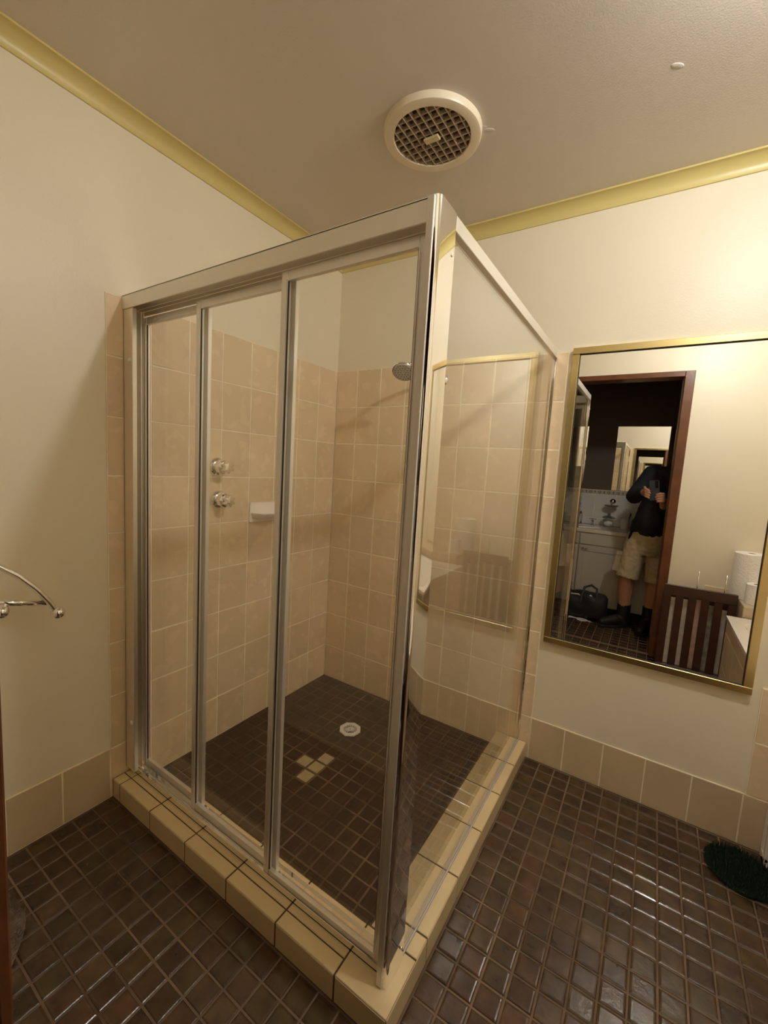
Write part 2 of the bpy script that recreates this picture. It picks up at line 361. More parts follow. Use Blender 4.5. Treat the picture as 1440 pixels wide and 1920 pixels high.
# main floor: brown 60 mm tiles; the 300 nearest are parts, the rest is one stuff part
def proj(p):
    d = Vector(p) - CAM; z = d.dot(RF)
    return (720 + 793.42 * d.dot(RX) / z, 960 + 793.42 * d.dot(RD) / z, z) if z > 0.05 else (-9999, -9999, z)
cells = []
for i in range(-21, 25):
    for j in range(0, 34):
        x = 1.2715 + P * (i + 0.5); y1 = -0.0525 - P * (j - 1); y = y1 - P / 2
        if x < 0.02 or x > 2.70 or y < FY - 0.02: continue
        if x < 1.205 and y > -1.194 + 0.0: continue
        cells.append((x, y))
hob_inside = lambda x, y: x - P / 2 < 1.2055 and y + P / 2 > -1.194
def vis(c):
    u, v, z = proj((c[0], c[1], 0)); return -20 < u < 1460 and v < 1950 and z > 0
order = sorted(cells, key=lambda c: (not vis(c), (Vector((c[0], c[1], 0)) - CAM).length))
def add_flat_tile(bm, x, y, a, b, z=0.0, bev=0.004, tilt=0.004):
    tx, ty = random.uniform(-tilt, tilt), random.uniform(-tilt, tilt); R = []
    for dz, i in ((-0.0035, 0), (-0.0019, 0.0010), (-0.0007, 0.0030), (0, bev + 0.0025)):
        R.append([bm.verts.new((x + sx * (a / 2 - i), y + sy * (b / 2 - i), z + dz + tx * sx * a / 2 + ty * sy * b / 2)) for sx, sy in ((-1, -1), (1, -1), (1, 1), (-1, 1))])
    for A, B in zip(R, R[1:]):
        for q in range(4): bm.faces.new((A[q], A[(q + 1) % 4], B[(q + 1) % 4], B[q]))
    bm.faces.new(R[-1])
def floor_tile(parent, mat, x, y, a, b, label=None, z=0.0, tilt=0.007):
    key = ('ft', round(a, 4), round(b, 4), mat)
    if key not in TM:
        bm = nb(); add_flat_tile(bm, 0, 0, a, b, tilt=0); me = bpy.data.meshes.new('tile'); bm.to_mesh(me); bm.free(); me.materials.append(M[mat]); TM[key] = me
    o = bpy.data.objects.new('tile', TM[key]); COL.objects.link(o); o.location = (x, y, z + random.uniform(-0.0004, 0.0004))
    o.rotation_euler = (random.uniform(-tilt, tilt), random.uniform(-tilt, tilt), 0)
    o.parent = parent; o.matrix_parent_inverse = WM[parent.name].inverted()
    if label: o['label'] = label
    return o
def clip(x, y):
    """tile footprint cut by hob and walls"""
    x0, x1, y0, y1 = x - P / 2, x + P / 2, y - P / 2, y + P / 2
    x0 = max(x0, 0.002); y1 = min(y1, -0.002); y0 = max(y0, FY - 0.05)
    if x0 < 1.2055 < x1 and y1 > -1.194:  x0 = 1.2065
    if x1 <= 1.2065 and y0 < -1.194 < y1: y1 = -1.1955
    return x0, x1, y0, y1
rest = nb(); n = 0
FG = 0.0040
for x, y in order:
    x0, x1, y0, y1 = clip(x, y); a, b = x1 - x0 - FG, y1 - y0 - FG
    if a < 0.008 or b < 0.008: continue
    if n < 300: floor_tile(fl, 'floortile', (x0 + x1) / 2, (y0 + y1) / 2, a, b); n += 1
    else: add_flat_tile(rest, (x0 + x1) / 2, (y0 + y1) / 2, a, b, tilt=0.007)
# cut tiles along hob front row and wall edges left over by the grid
for i in range(-20, 0):
    x = 1.2715 + P * (i + 0.5)
    if x - P / 2 > 0: add_flat_tile(rest, x, -1.194 - 0.0075, P - FG, 0.008)
o = obj('far_tiles', rest, 'floortile', fl); o['kind'] = 'stuff'
hallt = nb()
for i in range(-30, 24):
    for j in range(0, 16):
        x = 1.2715 + P * (i + 0.5); y = FY - 0.05 - P * (j + 0.5)
        if y - P / 2 > HALL: add_flat_tile(hallt, x, y, P - FG, P - FG, tilt=0.007)
o = obj('tiles', hallt, 'floortile', fh); o['kind'] = 'stuff'
# shower floor
sf = struct('floor_shower', box(nb(), 0.001, 1.067, -1.053, -0.001, -0.0027, -0.0020), 'showergrout')
WASTE = (0.4545, -0.333)
beige = {(8, 9): 0, (7, 10): 1, (8, 10): 2, (8, 11): 3}
for i in range(0, 17):
    for j in range(0, 17):
        x0, x1 = 0.0161 + P * (i - 1), 0.0161 + P * i; y1, y0 = -0.0175 - P * (j - 1), -0.0175 - P * j
        x0 = max(x0, 0.002); x1 = min(x1, 1.066); y1 = min(y1, -0.002); y0 = max(y0, -1.052)
        if x1 - x0 < 0.014 or y1 - y0 < 0.014: continue
        q = beige.get((i, j)); x, y = (x0 + x1) / 2, (y0 + y1) / 2
        if (Vector((x, y)) - Vector(WASTE)).length < 0.030: continue
        if q is not None:
            floor_tile(sf, 'beigetile', x, y, x1 - x0 - 0.010, y1 - y0 - 0.010, 'beige replacement tile among the brown ones', z=0.001, tilt=0.002)
        else: floor_tile(sf, 'showertile', x, y, x1 - x0 - 0.003, y1 - y0 - 0.003, tilt=0.004, z=-0.0004)

# ------------------------------------------------------------------ shower hob
hob = thing('shower_hob', 'low hob of cream tiles around the shower, under the screen', 'hob', (SX, SY, 0))
f = nb(); box(f, 0.002, 1.2035, -1.1925, -1.0545, -0.002, HZ - 0.0021); box(f, 1.0685, 1.2035, -1.0545, -0.002, -0.002, HZ - 0.0021)
obj('core', f, 'hobgrout', hob)
fx = [0.002, 0.05, 0.25, 0.452, 0.655, 0.857, 1.057, 1.205]
for a, b in zip(fx, fx[1:]):
    if b < 1.2:
        tile(hob, 'hobtile', ((a + b) / 2, -1.1735, HZ - 0.0006), b - a - G, 0.040, 'z', 0.0015, tilt=0.003)
        tile(hob, 'hobtile', ((a + b) / 2, -1.103, HZ - 0.0006), b - a - G, 0.100 - G, 'z', 0.0015, tilt=0.003)
        tile(hob, 'hobtile', ((a + b) / 2, -1.0530, HZ / 2 - 0.001), b - a - G, HZ - 0.004, '+y', 0.0015)
    tile(hob, 'hobtile', ((a + b) / 2, -1.194, HZ / 2 - 0.001), b - a - G, HZ - 0.004, '-y', 0.0015, tilt=0.002)
tile(hob, 'hobtile', (1.131, -1.1235, HZ - 0.0006), 0.145, 0.1385, 'z', 0.0015)
ry = [-0.002, -0.193, -0.390, -0.592, -0.790, -0.992, -1.194]
for a, b in zip(ry, ry[1:]):
    b2 = max(b, -1.0525)
    if a - b2 > 0.02:
        tile(hob, 'hobtile', (1.136, (a + b2) / 2, HZ - 0.0006), 0.1365, a - b2 - G, 'z', 0.0015, tilt=0.003)
        tile(hob, 'hobtile', (1.0670, (a + b2) / 2, HZ / 2 - 0.001), a - b2 - G, HZ - 0.004, '-x', 0.0015)
    tile(hob, 'hobtile', (1.205, (a + b) / 2, HZ / 2 - 0.001), a - b - G, HZ - 0.004, 'x', 0.0015, tilt=0.002)

# ------------------------------------------------------------------ shower screen
scr = thing('shower_screen', 'chrome framed glass shower screen with three sliding panels standing on the hob', 'shower screen', (SX / 2, SY, HZ))
# header: hollow box with open channel underneath
hd = nb(); box(hd, 0.0, 1.151, -1.150, -1.1465, 1.753, ST, 0.0012); box(hd, 0.0, 1.151, -1.150, -1.072, ST - 0.004, ST, 0.001); box(hd, 0.0, 1.151, -1.0755, -1.072, 1.753, ST, 0.001)
box(hd, 0.002, 1.150, -1.147, -1.0745, 1.776, 1.780)
H = obj('header_rail', hd, 'satin', scr)
bx('streak_reflector', pbr('streak_reflector_metal', (0.92, 0.90, 0.86), 0.09, 1.0), H, 0.001, 1.149, -1.149, -1.074, ST + 0.0001, ST + 0.0012)  # polished strip added on the header to throw a light streak up the wall
ch = nb()
for y in (-1.113, -1.0945): box(ch, 0.004, 1.149, y - 0.001, y + 0.001, 1.758, 1.777)
obj('guide_fin', ch, 'alu', H)
# sill track with three low rails
sk = nb(); box(sk, 0.0, 1.151, -1.131, -1.073, HZ + 0.0002, HZ + 0.004); box(sk, 0.0, 1.151, -1.131, -1.1285, HZ + 0.0002, HZ + 0.022, 0.0008)
for y in (-1.113, -1.0945, -1.0755): box(sk, 0.0, 1.151, y - 0.001, y + 0.001, HZ + 0.0002, HZ + 0.012)
obj('sill_track', sk, 'chrome', scr)
# left jamb against the tiled wall
lj = nb(); box(lj, 0.0006, 0.060, -1.1465, -1.1425, HZ + 0.0225, 1.7525, 0.001); box(lj, 0.0006, 0.004, -1.1465, -1.075, HZ + 0.0225, 1.7525); box(lj, 0.057, 0.060, -1.1435, -1.134, HZ + 0.0225, 1.7525)
for y in (-1.1285, -1.112, -1.0945): box(lj, 0.004, 0.034 if y > -1.1 else 0.050, y - 0.001, y + 0.001, HZ + 0.0225, 1.7525)
LJ = obj('wall_jamb', lj, 'alu', scr)
for z in (0.285, 1.585):
    s = nb(); lathe(s, [(0.0, -0.003), (0.0085, -0.003), (0.0085, 0.001), (0.006, 0.0035), (0.0, 0.004)], 12, Matrix.Translation((0.042, -1.1475, z)) @ Matrix.Rotation(math.pi / 2, 4, 'X'))
    obj('screw_cap', s, 'cleanwhite', LJ, smooth=True)
# corner post: front flange, round nose and deep right face
r = 0.011; pf = [(1.1505, -1.150)]
for i in range(7):
    a = -math.pi / 2 + math.pi / 2 * i / 6
    pf.append((SX - r + r * math.cos(a), SY + r + r * math.sin(a)))
pf += [(SX, -1.072), (SX - 0.004, -1.072), (SX - 0.004, -1.146 + 0.008), (1.1505, -1.146 + 0.006)]
cp = prism(nb(), pf, HZ + 0.001, ST + 0.002)
CP = obj('corner_post', cp, 'chrome', scr); auto_smooth(CP, 30)
for (x, y, z, ax) in ((SX + 0.0005, -1.083, 1.716, 'Y'), (SX + 0.0005, -1.083, 0.118, 'Y'), (1.157, -1.1505, 1.786, 'X')):
    s = nb(); m = Matrix.Translation((x, y, z)) @ (Matrix.Rotation(math.pi / 2, 4, 'Y') if ax == 'Y' else Matrix.Rotation(math.pi / 2, 4, 'X'))
    lathe(s, [(0.0, -0.002), (0.0036, -0.002), (0.0036, 0.0006), (0.0022, 0.0012), (0.0, 0.0006)], 10, m); obj('screw', s, 'alu', CP)
bx('post_flange', 'satin', CP, 1.1500, 1.1650, -1.1535, -1.1502, HZ + 0.002, ST + 0.001, bev=0.0008)
# fixed side panel
gx = 1.1650
fp = bx('fixed_pane', 'glass', scr, gx - 0.003, gx + 0.003, -1.080, -0.006, HZ + 0.003, 1.775)
pr = nb(); box(pr, gx - 0.010, SX, -1.071, -0.0005, 1.767, ST, 0.0012); obj('panel_rail', pr, 'satin', scr)
wc = nb(); box(wc, gx - 0.009, gx - 0.0035, -0.016, -0.0005, HZ + 0.002, 1.766, 0.0006); box(wc, gx + 0.0035, gx + 0.009, -0.016, -0.0005, HZ + 0.002, 1.766, 0.0006); obj('wall_channel', wc, 'chrome', scr)
bs = nb(); box(bs, gx - 0.008, gx - 0.0035, -1.07, -0.006, HZ + 0.0005, HZ + 0.006, 0.001); box(bs, gx + 0.0035, gx + 0.008, -1.07, -0.006, HZ + 0.0005, HZ + 0.006, 0.001); obj('bottom_seal', bs, pbr('clear_silicone', (0.5, 0.47, 0.52), 0.2), scr)
# three sliding panels, each a frame with pane
def slider(x0, x1, y, zt):
    fz0 = HZ + 0.006; st = 0.022; fr = nb()
    box(fr, x0, x0 + st, y - 0.0065, y + 0.0065, fz0, zt, 0.001)               # stiles with a rib along each edge
    box(fr, x1 - st, x1, y - 0.0065, y + 0.0065, fz0, zt, 0.001)
    for q in (x0 + st - 0.004, x1 - st + 0.001): box(fr, q, q + 0.003, y - 0.0095, y - 0.0064, fz0 + 0.02, zt - 0.02)
    box(fr, x0 + st, x1 - st, y - 0.006, y + 0.006, fz0 + 0.003, fz0 + 0.030, 0.001)
    box(fr, x0 + st, x1 - st, y - 0.006, y + 0.006, zt - 0.024, zt, 0.001)
    S = obj('sliding_panel', fr, 'satin', scr)
    g = nb(); box(g, x0 + st + 0.0005, x1 - st - 0.0005, y - 0.002, y + 0.002, fz0 + 0.0305, zt - 0.0245); obj('pane', g, 'glass', S)
    sl = nb()
    for q in (x0 + st, x1 - st - 0.003): box(sl, q + 0.0003, q + 0.0027, y - 0.0050, y - 0.0022, fz0 + 0.031, zt - 0.025)
    obj('seal', sl, 'darkseal', S); return S
slider(0.735, 1.1465, -1.121, 1.747)
slider(0.356, 0.769, -1.1035, 1.741)
slider(0.022, 0.389, -1.085, 1.741)

# ------------------------------------------------------------------ taps, soap dish, shower head on the shower walls
def tap(z, y, label):
    t = thing('shower_tap', label, 'tap', (0, y, z), 'chrome taps on the shower wall')
    rot = Matrix.Translation((0, y, z)) @ Matrix.Rotation(math.pi / 2, 4, 'Y')
    e = lathe(nb(), [(0.040, 0.0004), (0.040, 0.005), (0.037, 0.013), (0.030, 0.019), (0.024, 0.022), (0.0, 0.022)], 28, rot)
    auto_smooth(obj('flange', e, 'chrome', t), 40)
    b = nb(); lathe(b, [(0.026, 0.0215), (0.030, 0.028), (0.030, 0.052), (0.024, 0.058), (0.017, 0.060), (0.0, 0.060)], 8, rot); obj('body', b, 'chrome', t)
    h = nb(); pts = []
    for i in range(24):
        a = 2 * math.pi * i / 24; rr = 0.0215 + 0.0050 * math.cos(6 * a); pts.append((rr * math.cos(a), rr * math.sin(a)))
    prism(h, pts, 0.0605, 0.086, rot, 0.0015); auto_smooth(obj('handle', h, 'chrome', t), 30)
tap(1.238, -0.775, 'upper chrome shower tap on the beige tiled wall'); tap(1.098, -0.765, 'lower chrome shower tap, nearer the soap dish height')
sd = thing('soap_dish', 'white ceramic soap dish set into the shower tiles beside the taps', 'soap dish', (0.001, -0.520, 0.995))
d = bx('back_plate', 'ceramic', sd, 0.0004, 0.012, -0.600, -0.440, 0.985, 1.078, bev=0.004, seg=2)
tr = nb(); prof = []; Nn = 16
rings = []
for (zz, ex, ew) in ((1.000, 0.030, 0.050), (1.004, 0.052, 0.064), (1.024, 0.080, 0.076), (1.030, 0.083, 0.077), (1.030, 0.075, 0.069), (1.018, 0.060, 0.058), (1.014, 0.030, 0.048)):
    rings.append([tr.verts.new((0.0125 + ex * math.sin(math.pi * i / Nn) ** 0.6, -0.520 - ew * math.cos(math.pi * i / Nn), zz)) for i in range(Nn + 1)])
for A, B in zip(rings, rings[1:]):
    for i in range(Nn): tr.faces.new((A[i], A[i + 1], B[i + 1], B[i]))
tr.faces.new(rings[0][::-1]); tr.faces.new(rings[-1])
bmesh.ops.recalc_face_normals(tr, faces=tr.faces[:]); auto_smooth(obj('dish', tr, 'ceramic', sd), 50)
sh = thing('wall_shower', 'round chrome shower head on an arm from the back wall', 'shower head', (0.655, 0, 1.712))
fl_ = lathe(nb(), [(0.032, 0.0006), (0.032, 0.004), (0.026, 0.012), (0.014, 0.018), (0.0, 0.018)], 28, Matrix.Translation((0.655, 0, 1.712)) @ Matrix.Rotation(math.pi / 2, 4, 'X'))
auto_smooth(obj('wall_flange', fl_, 'chrome', sh), 40)
hc = Vector((0.580, -0.250, 1.704)); hn = Vector((0.16, -0.56, -0.81)).normalized()
obj('arm', tube(nb(), [(0.655, -0.015, 1.712), (0.646, -0.06, 1.732), (0.625, -0.13, 1.752), (0.595, -0.19, 1.752), tuple(hc - hn * 0.034)], 0.009, 12), 'chrome', sh, smooth=True)
hm = Matrix.Translation(hc) @ frame_to(hn)
hh = lathe(nb(), [(0.0, -0.036), (0.012, -0.035), (0.014, -0.022), (0.030, -0.014), (0.048, -0.006), (0.052, 0.0), (0.050, 0.005), (0.0, 0.005)], 32, hm)
HH = auto_smooth(obj('head', hh, 'chrome', sh), 35)
nz = nb(); lathe(nz, [(0.046, 0.0052), (0.046, 0.0075), (0.0, 0.0085)], 28, hm)
NP = obj('spray_plate', nz, pbr('grey_spray_plate', srgb(206, 200, 190), 0.4), HH)
dots = nb()
for ring, k in ((0.012, 6), (0.024, 12), (0.037, 18)):
    for i in range(k):
        a = 2 * math.pi * i / k; q = hm @ Vector((ring * math.cos(a), ring * math.sin(a), 0.0082)); ball(dots, q, 0.0024, 1)
dd = obj('nozzles', dots, 'dark', HH); dd['kind'] = 'stuff'

# ------------------------------------------------------------------ floor wastes
def waste(name, label, c, r, seg, rot=0.0):
    t = thing(name, label, 'drain', (c[0], c[1], 0)); rm = Matrix.Translation((c[0], c[1], 0)) @ Matrix.Rotation(rot, 4, 'Z')
    ri = r * 0.64
    obj('rim', lathe(nb(), [(r, -0.0015), (r, 0.0035), (r * 0.97, 0.005), (ri + 0.001, 0.005), (ri, 0.003), (ri, -0.0015)], seg, rm, cap=False), 'cleanwhite', t)
    obj('sump', lathe(nb(), [(ri, -0.0012), (0.0, -0.0012)], 24, rm, cap=False), 'dark', t)
    g = nb(); k = 16
    for i in range(k):
        a = 2 * math.pi * i / k; box(g, r * 0.20, ri + 0.002, -0.0013, 0.0013, 0.0005, 0.0042, mat=rm @ Matrix.Rotation(a, 4, 'Z'))
    lathe(g, [(r * 0.22, 0.0005), (r * 0.22, 0.0044), (r * 0.09, 0.0044), (r * 0.09, 0.0005)], 16, rm, cap=False)
    obj('grate', g, 'cleanwhite', t)
waste('floor_waste', 'white octagonal floor waste in the brown shower floor', WASTE, 0.054, 8, 0.2)
waste('floor_waste', 'round white floor waste beside the black bag in the room beyond', (1.14, -2.27), 0.045, 28)

# ------------------------------------------------------------------ exhaust fan in the ceiling
FC = (0.838, -0.592); fan = thing('exhaust_fan', 'round white ceiling exhaust fan with a dusty square grille', 'fan', (FC[0], FC[1], CEIL))
fm = Matrix.Translation((FC[0], FC[1], CEIL)); Rg = 0.126
o = obj('ring', lathe(nb(), [(0.159, 0), (0.158, -0.015), (0.156, -0.0195), (0.152, -0.021), (Rg, -0.020), (Rg - 0.002, -0.017), (Rg, -0.001)], 64, fm, cap=False), 'whiteplastic', fan); auto_smooth(o, 35)
obj('backing', lathe(nb(), [(Rg, -0.002), (0, -0.002)], 48, fm, cap=False), 'fandark', fan)
g = nb(); sp = 0.0262
for i in range(-5, 6):
    u = (i + 0.3) * sp
    if abs(u) < Rg - 0.004:
        L = math.sqrt(Rg * Rg - u * u) - 0.001
        box(g, FC[0] + u - 0.0014, FC[0] + u + 0.0014, FC[1] - L, FC[1] + L, CEIL - 0.019, CEIL - 0.006)
        box(g, FC[0] - L, FC[0] + L, FC[1] + u - 0.0014, FC[1] + u + 0.0014, CEIL - 0.0185, CEIL - 0.006)
obj('grille', g, 'fangrille', fan)
bx('badge', 'badge', fan, FC[0] - 0.026, FC[0] + 0.026, FC[1] - 0.012, FC[1] + 0.012, CEIL - 0.025, CEIL - 0.0175, bev=0.002)

for (x, y, r_) in ((1.003, -0.515, 0.012), (0.992, -0.535, 0.007), (1.503, -0.490, 0.013)):
    obj('paint_blister', ball(nb(), (x, y, CEIL), r_, 2, (1.4, 0.7, 0.10), Matrix.Rotation(0.6, 4, 'Z')), 'ceiling', ce, smooth=True)
# ------------------------------------------------------------------ big mirror on the back wall
mir = thing('wall_mirror', 'large gold framed mirror on the cream wall beside the shower', 'mirror', (1.585, 0.0, 0.565))
mx0, mx1, mz0, mz1 = 1.2355, 1.934, 0.565, 1.8015
fwid = 0.026
def fr_piece(x0, x1, z0, z1):
    b = nb(); box(b, x0, x1, -0.022, 0.0045, z0, z1, 0.0015); return b
obj('frame_top', fr_piece(mx0, mx1, mz1 - fwid, mz1), 'gold', mir); obj('frame_bottom', fr_piece(mx0, mx1, mz0, mz0 + fwid), 'gold', mir)
obj('frame_side', fr_piece(mx0, mx0 + fwid, mz0 + fwid + .0003, mz1 - fwid - .0003), 'gold', mir); obj('frame_side', fr_piece(mx1 - fwid, mx1, mz0 + fwid + .0003, mz1 - fwid - .0003), 'gold', mir)
bx('mirror_glass', 'mirror', mir, mx0 + fwid + 0.0003, mx1 - fwid - 0.0003, -0.012, 0.003, mz0 + fwid + 0.0003, mz1 - fwid - 0.0003)
ms = nb()
i0 = fwid
box(ms, mx0 + i0, mx1 - i0, -0.0145, -0.0122, mz1 - i0 - 0.003, mz1 - i0); box(ms, mx0 + i0, mx1 - i0, -0.0145, -0.0122, mz0 + i0, mz0 + i0 + 0.003)
box(ms, mx0 + i0, mx0 + i0 + 0.003, -0.0145, -0.0122, mz0 + i0, mz1 - i0); box(ms, mx1 - i0 - 0.003, mx1 - i0, -0.0145, -0.0122, mz0 + i0, mz1 - i0)
obj('seal', ms, 'darkseal', mir)

# ------------------------------------------------------------------ ceiling lamp (just out of the frame, seen in the floor's shine)
lamp = thing('ceiling_lamp', 'bare glowing bulb in a white holder on the ceiling', 'lamp', (LAMP.x, LAMP.y, CEIL))
LM = Matrix.Translation((LAMP.x, LAMP.y, CEIL))
auto_smooth(obj('holder', lathe(nb(), [(0.050, 0), (0.048, -0.010), (0.024, -0.016), (0.020, -0.034), (0.0, -0.034)], 28, LM), 'cleanwhite', lamp), 35)
BR = 0.034
o = obj('bulb', ball(nb(), LAMP, BR, 3, (1, 1, 1.1)), emit('glowing_bulb_glass', LAMP_COL, LAMP_POWER), lamp, smooth=True)

# ------------------------------------------------------------------ towel rack on the left wall
tw = thing('towel_rack', 'chrome towel rack with curved ball-ended arms on the left wall', 'towel rack', (-0.005, -1.60, 0.97))
def arm(dy):
    b = nb(); base = TWP
    pts = [(x, y + dy, z - 0.28 * dy) for x, y, z in base]
    tube(b, pts, 0.0088, 14); o = obj('arm', b, 'chrome', tw, smooth=True)
    e = Vector(pts[-1]); obj('ball_end', ball(nb(), e, 0.0195, 3), 'chrome', o, smooth=True)
    obj('mount', lathe(nb(), [(0.020, 0), (0.020, 0.006), (0.012, 0.012), (0, 0.012)], 20, Matrix.Translation((-0.0045, pts[0][1], pts[0][2])) @ Matrix.Rotation(math.pi / 2, 4, 'Y')), 'chrome', o)
TWP = [(-0.002, -1.604, 0.976), (0.020, -1.596, 0.980), (0.042, -1.578, 0.979), (0.060, -1.549, 0.968), (0.074, -1.510, 0.942), (0.082, -1.474, 0.911), (0.088, -1.436, 0.867), (0.091, -1.409, 0.826), (0.092, -1.395, 0.799), (0.092, -1.385, 0.782)]
for dy in (0.0, -0.131): arm(dy)
obj('cross_bar', tube(nb(), [(0.084, -1.550, 0.852), (0.084, -1.410, 0.8165)], 0.0096, 14), 'chrome', tw, smooth=True)

# ------------------------------------------------------------------ green bristle foot mat, white basket
gm = thing('foot_scrubber', 'dark green bristly foot-shaped scrubbing mat on the floor below the mirror', 'mat', (1.96, -0.15, 0))
def blob(s):
    c1, r1, c2, r2 = Vector((1.953, -0.148)), 0.100 * s, Vector((2.118, -0.288)), 0.100 * s; pts = []
    ctr = (c1 + c2) / 2
    for i in range(72):
        a = 2 * math.pi * i / 72; d = Vector((math.cos(a), math.sin(a))); lo, hi = 0, 0.4
        f = lambda t: (r1 / max(1e-4, (ctr + d * t - c1).length)) ** 8 + (r2 / max(1e-4, (ctr + d * t - c2).length)) ** 8 - 1.0
        for _ in range(30):
            m = (lo + hi) / 2
            if f(m) > 0: lo = m
            else: hi = m
        p = ctr + d * lo; pts.append((p.x, p.y))
    return pts
obj('base', prism(nb(), blob(0.97), 0.001, 0.010, bev=0.0015), 'green', gm)
br = nb(); random.seed(3); out = blob(1.0)
def inside(x, y, poly):
    c = False; n = len(poly); j = n - 1
    for i in range(n):
        if (poly[i][1] > y) != (poly[j][1] > y) and x < (poly[j][0] - poly[i][0]) * (y - poly[i][1]) / (poly[j][1] - poly[i][1]) + poly[i][0]: c = not c
        j = i
    return c
gy = -0.40
while gy < 0.0:
    gxx = 1.83
    while gxx < 2.24:
        x, y = gxx + random.uniform(-.002, .002), gy + random.uniform(-.002, .002)
        if inside(x, y, out):
            h = 0.030 + random.uniform(-.004, .003); lx, ly = random.uniform(-.004, .004), random.uniform(-.004, .004); rr = 0.0017; vs = []
            for k in range(3):
                a = 2.094 * k + x * 50; vs.append(br.verts.new((x + rr * math.cos(a), y + rr * math.sin(a), 0.009)))
            tp = br.verts.new((x + lx, y + ly, h))
            for k in range(3): br.faces.new((vs[k], vs[(k + 1) % 3], tp))
        gxx += 0.0046
    gy += 0.0046
o = obj('bristles', br, 'green', gm); o['kind'] = 'stuff'
bs = thing('plastic_basket', 'white slotted plastic basket on the floor in the right corner', 'basket', (2.146, -0.05, 0))
f = nb()
BX0, BX1, BY0, BY1 = 2.022, 2.27, -0.072, -0.008
for x in (BX0, BX1 - 0.012):
    for y in (BY0, BY1 - 0.012): box(f, x, x + 0.012, y, y + 0.012, 0.0, 0.205, 0.003)
for z in (0.018, 0.19): box(f, BX0, BX1, BY0, BY0 + 0.008, z, z + 0.016, 0.002); box(f, BX0, BX1, BY1 - 0.008, BY1, z, z + 0.016, 0.002); box(f, BX0, BX0 + 0.008, BY0, BY1, z, z + 0.016, 0.002); box(f, BX1 - 0.008, BX1, BY0, BY1, z, z + 0.016, 0.002)
obj('frame', f, 'cleanwhite', bs)
for k in range(8):
    bx('slat', 'cleanwhite', bs, BX0 + 0.022 + k * 0.027, BX0 + 0.032 + k * 0.027, BY0 + 0.001, BY0 + 0.006, 0.035, 0.189)
for k in range(2):
    bx('slat', 'cleanwhite', bs, BX0 + 0.001, BX0 + 0.006, BY0 + 0.018 + k * 0.024, BY0 + 0.026 + k * 0.024, 0.035, 0.189)
bx('floor_plate', 'cleanwhite', bs, BX0 + 0.009, BX1 - 0.009, BY0 + 0.009, BY1 - 0.009, 0.022, 0.028)

# ------------------------------------------------------------------ bath along the right wall with a tiled ledge at its foot
bath = thing('bathtub', 'white bathtub with a beige tiled side along the right wall', 'bathtub', (2.4, -0.88, 0))
bx('apron_core', 'wallgrout', bath, 2.0335, 2.06, -1.38, -0.43, 0, 0.478)
for c in range(9):
    y1 = -0.43 - 0.15 * c; y0 = max(y1 - 0.15, -1.38)
    if y1 - y0 < 0.02: continue
    for r in range(3):
        z0, z1 = 0.2 * r, min(0.2 * r + 0.2, 0.478); tile(bath, 'aprontile', (2.0285, (y0 + y1) / 2, (z0 + z1) / 2), y1 - y0 - G, z1 - z0 - G, '-x')
t = nb(); rr = []
def oval(x0, x1, y0, y1, z, rad, n=6):
    L = []
    for cx_, cy_, s in ((x1 - rad, y1 - rad, 0), (x0 + rad, y1 - rad, 1), (x0 + rad, y0 + rad, 2), (x1 - rad, y0 + rad, 3)):
        for i in range(n + 1):
            a = math.pi / 2 * (s + i / n); L.append(t.verts.new((cx_ + rad * math.cos(a), cy_ + rad * math.sin(a), z)))
    return L
R_ = [oval(2.022, 2.775, -1.385, -0.425, 0.480, 0.012), oval(2.022, 2.775, -1.385, -0.425, 0.500, 0.012), oval(2.085, 2.725, -1.315, -0.49, 0.500, 0.12), oval(2.095, 2.715, -1.305, -0.50, 0.485, 0.12), oval(2.15, 2.65, -1.22, -0.58, 0.14, 0.12), oval(2.22, 2.58, -1.14, -0.66, 0.115, 0.12)]
for A, B in zip(R_, R_[1:]):
    m = len(A)
    for i in range(m): t.faces.new((A[i], A[(i + 1) % m], B[(i + 1) % m], B[i]))
t.faces.new(R_[-1]); bmesh.ops.recalc_face_normals(t, faces=t.faces[:]); auto_smooth(obj('tub', t, 'ceramic', bath), 40)
led = thing('tiled_ledge', 'beige tiled ledge against the door wall at the end of the bath', 'ledge', (2.44, -1.575, 0))
LX, LY0, LY1, LZ = 2.100, FY + 0.007, -1.400, 0.570
bx('core', 'wallgrout', led, LX + 0.005, RW - 0.003, LY0, LY1 - 0.005, 0, LZ - 0.005)
for k in range(5):
    x0 = LX + 0.15 * k; x1 = min(x0 + 0.15, RW - 0.003)
    if x1 - x0 < 0.02: continue
    tile(led, 'aprontile', ((x0 + x1) / 2, (LY0 + LY1) / 2, LZ), x1 - x0 - G, LY1 - LY0 - G, 'z')
    tile(led, 'aprontile', ((x0 + x1) / 2, LY1, 0.534), x1 - x0 - G, 0.066, '+y')
for k in range(2):
    y0 = LY0 + 0.1745 * k
    for r in range(3):
        z0, z1 = 0.2 * r, min(0.2 * r + 0.2, LZ); tile(led, 'aprontile', (LX, y0 + 0.0872, (z0 + z1) / 2), 0.1745 - G, z1 - z0 - G, '-x')

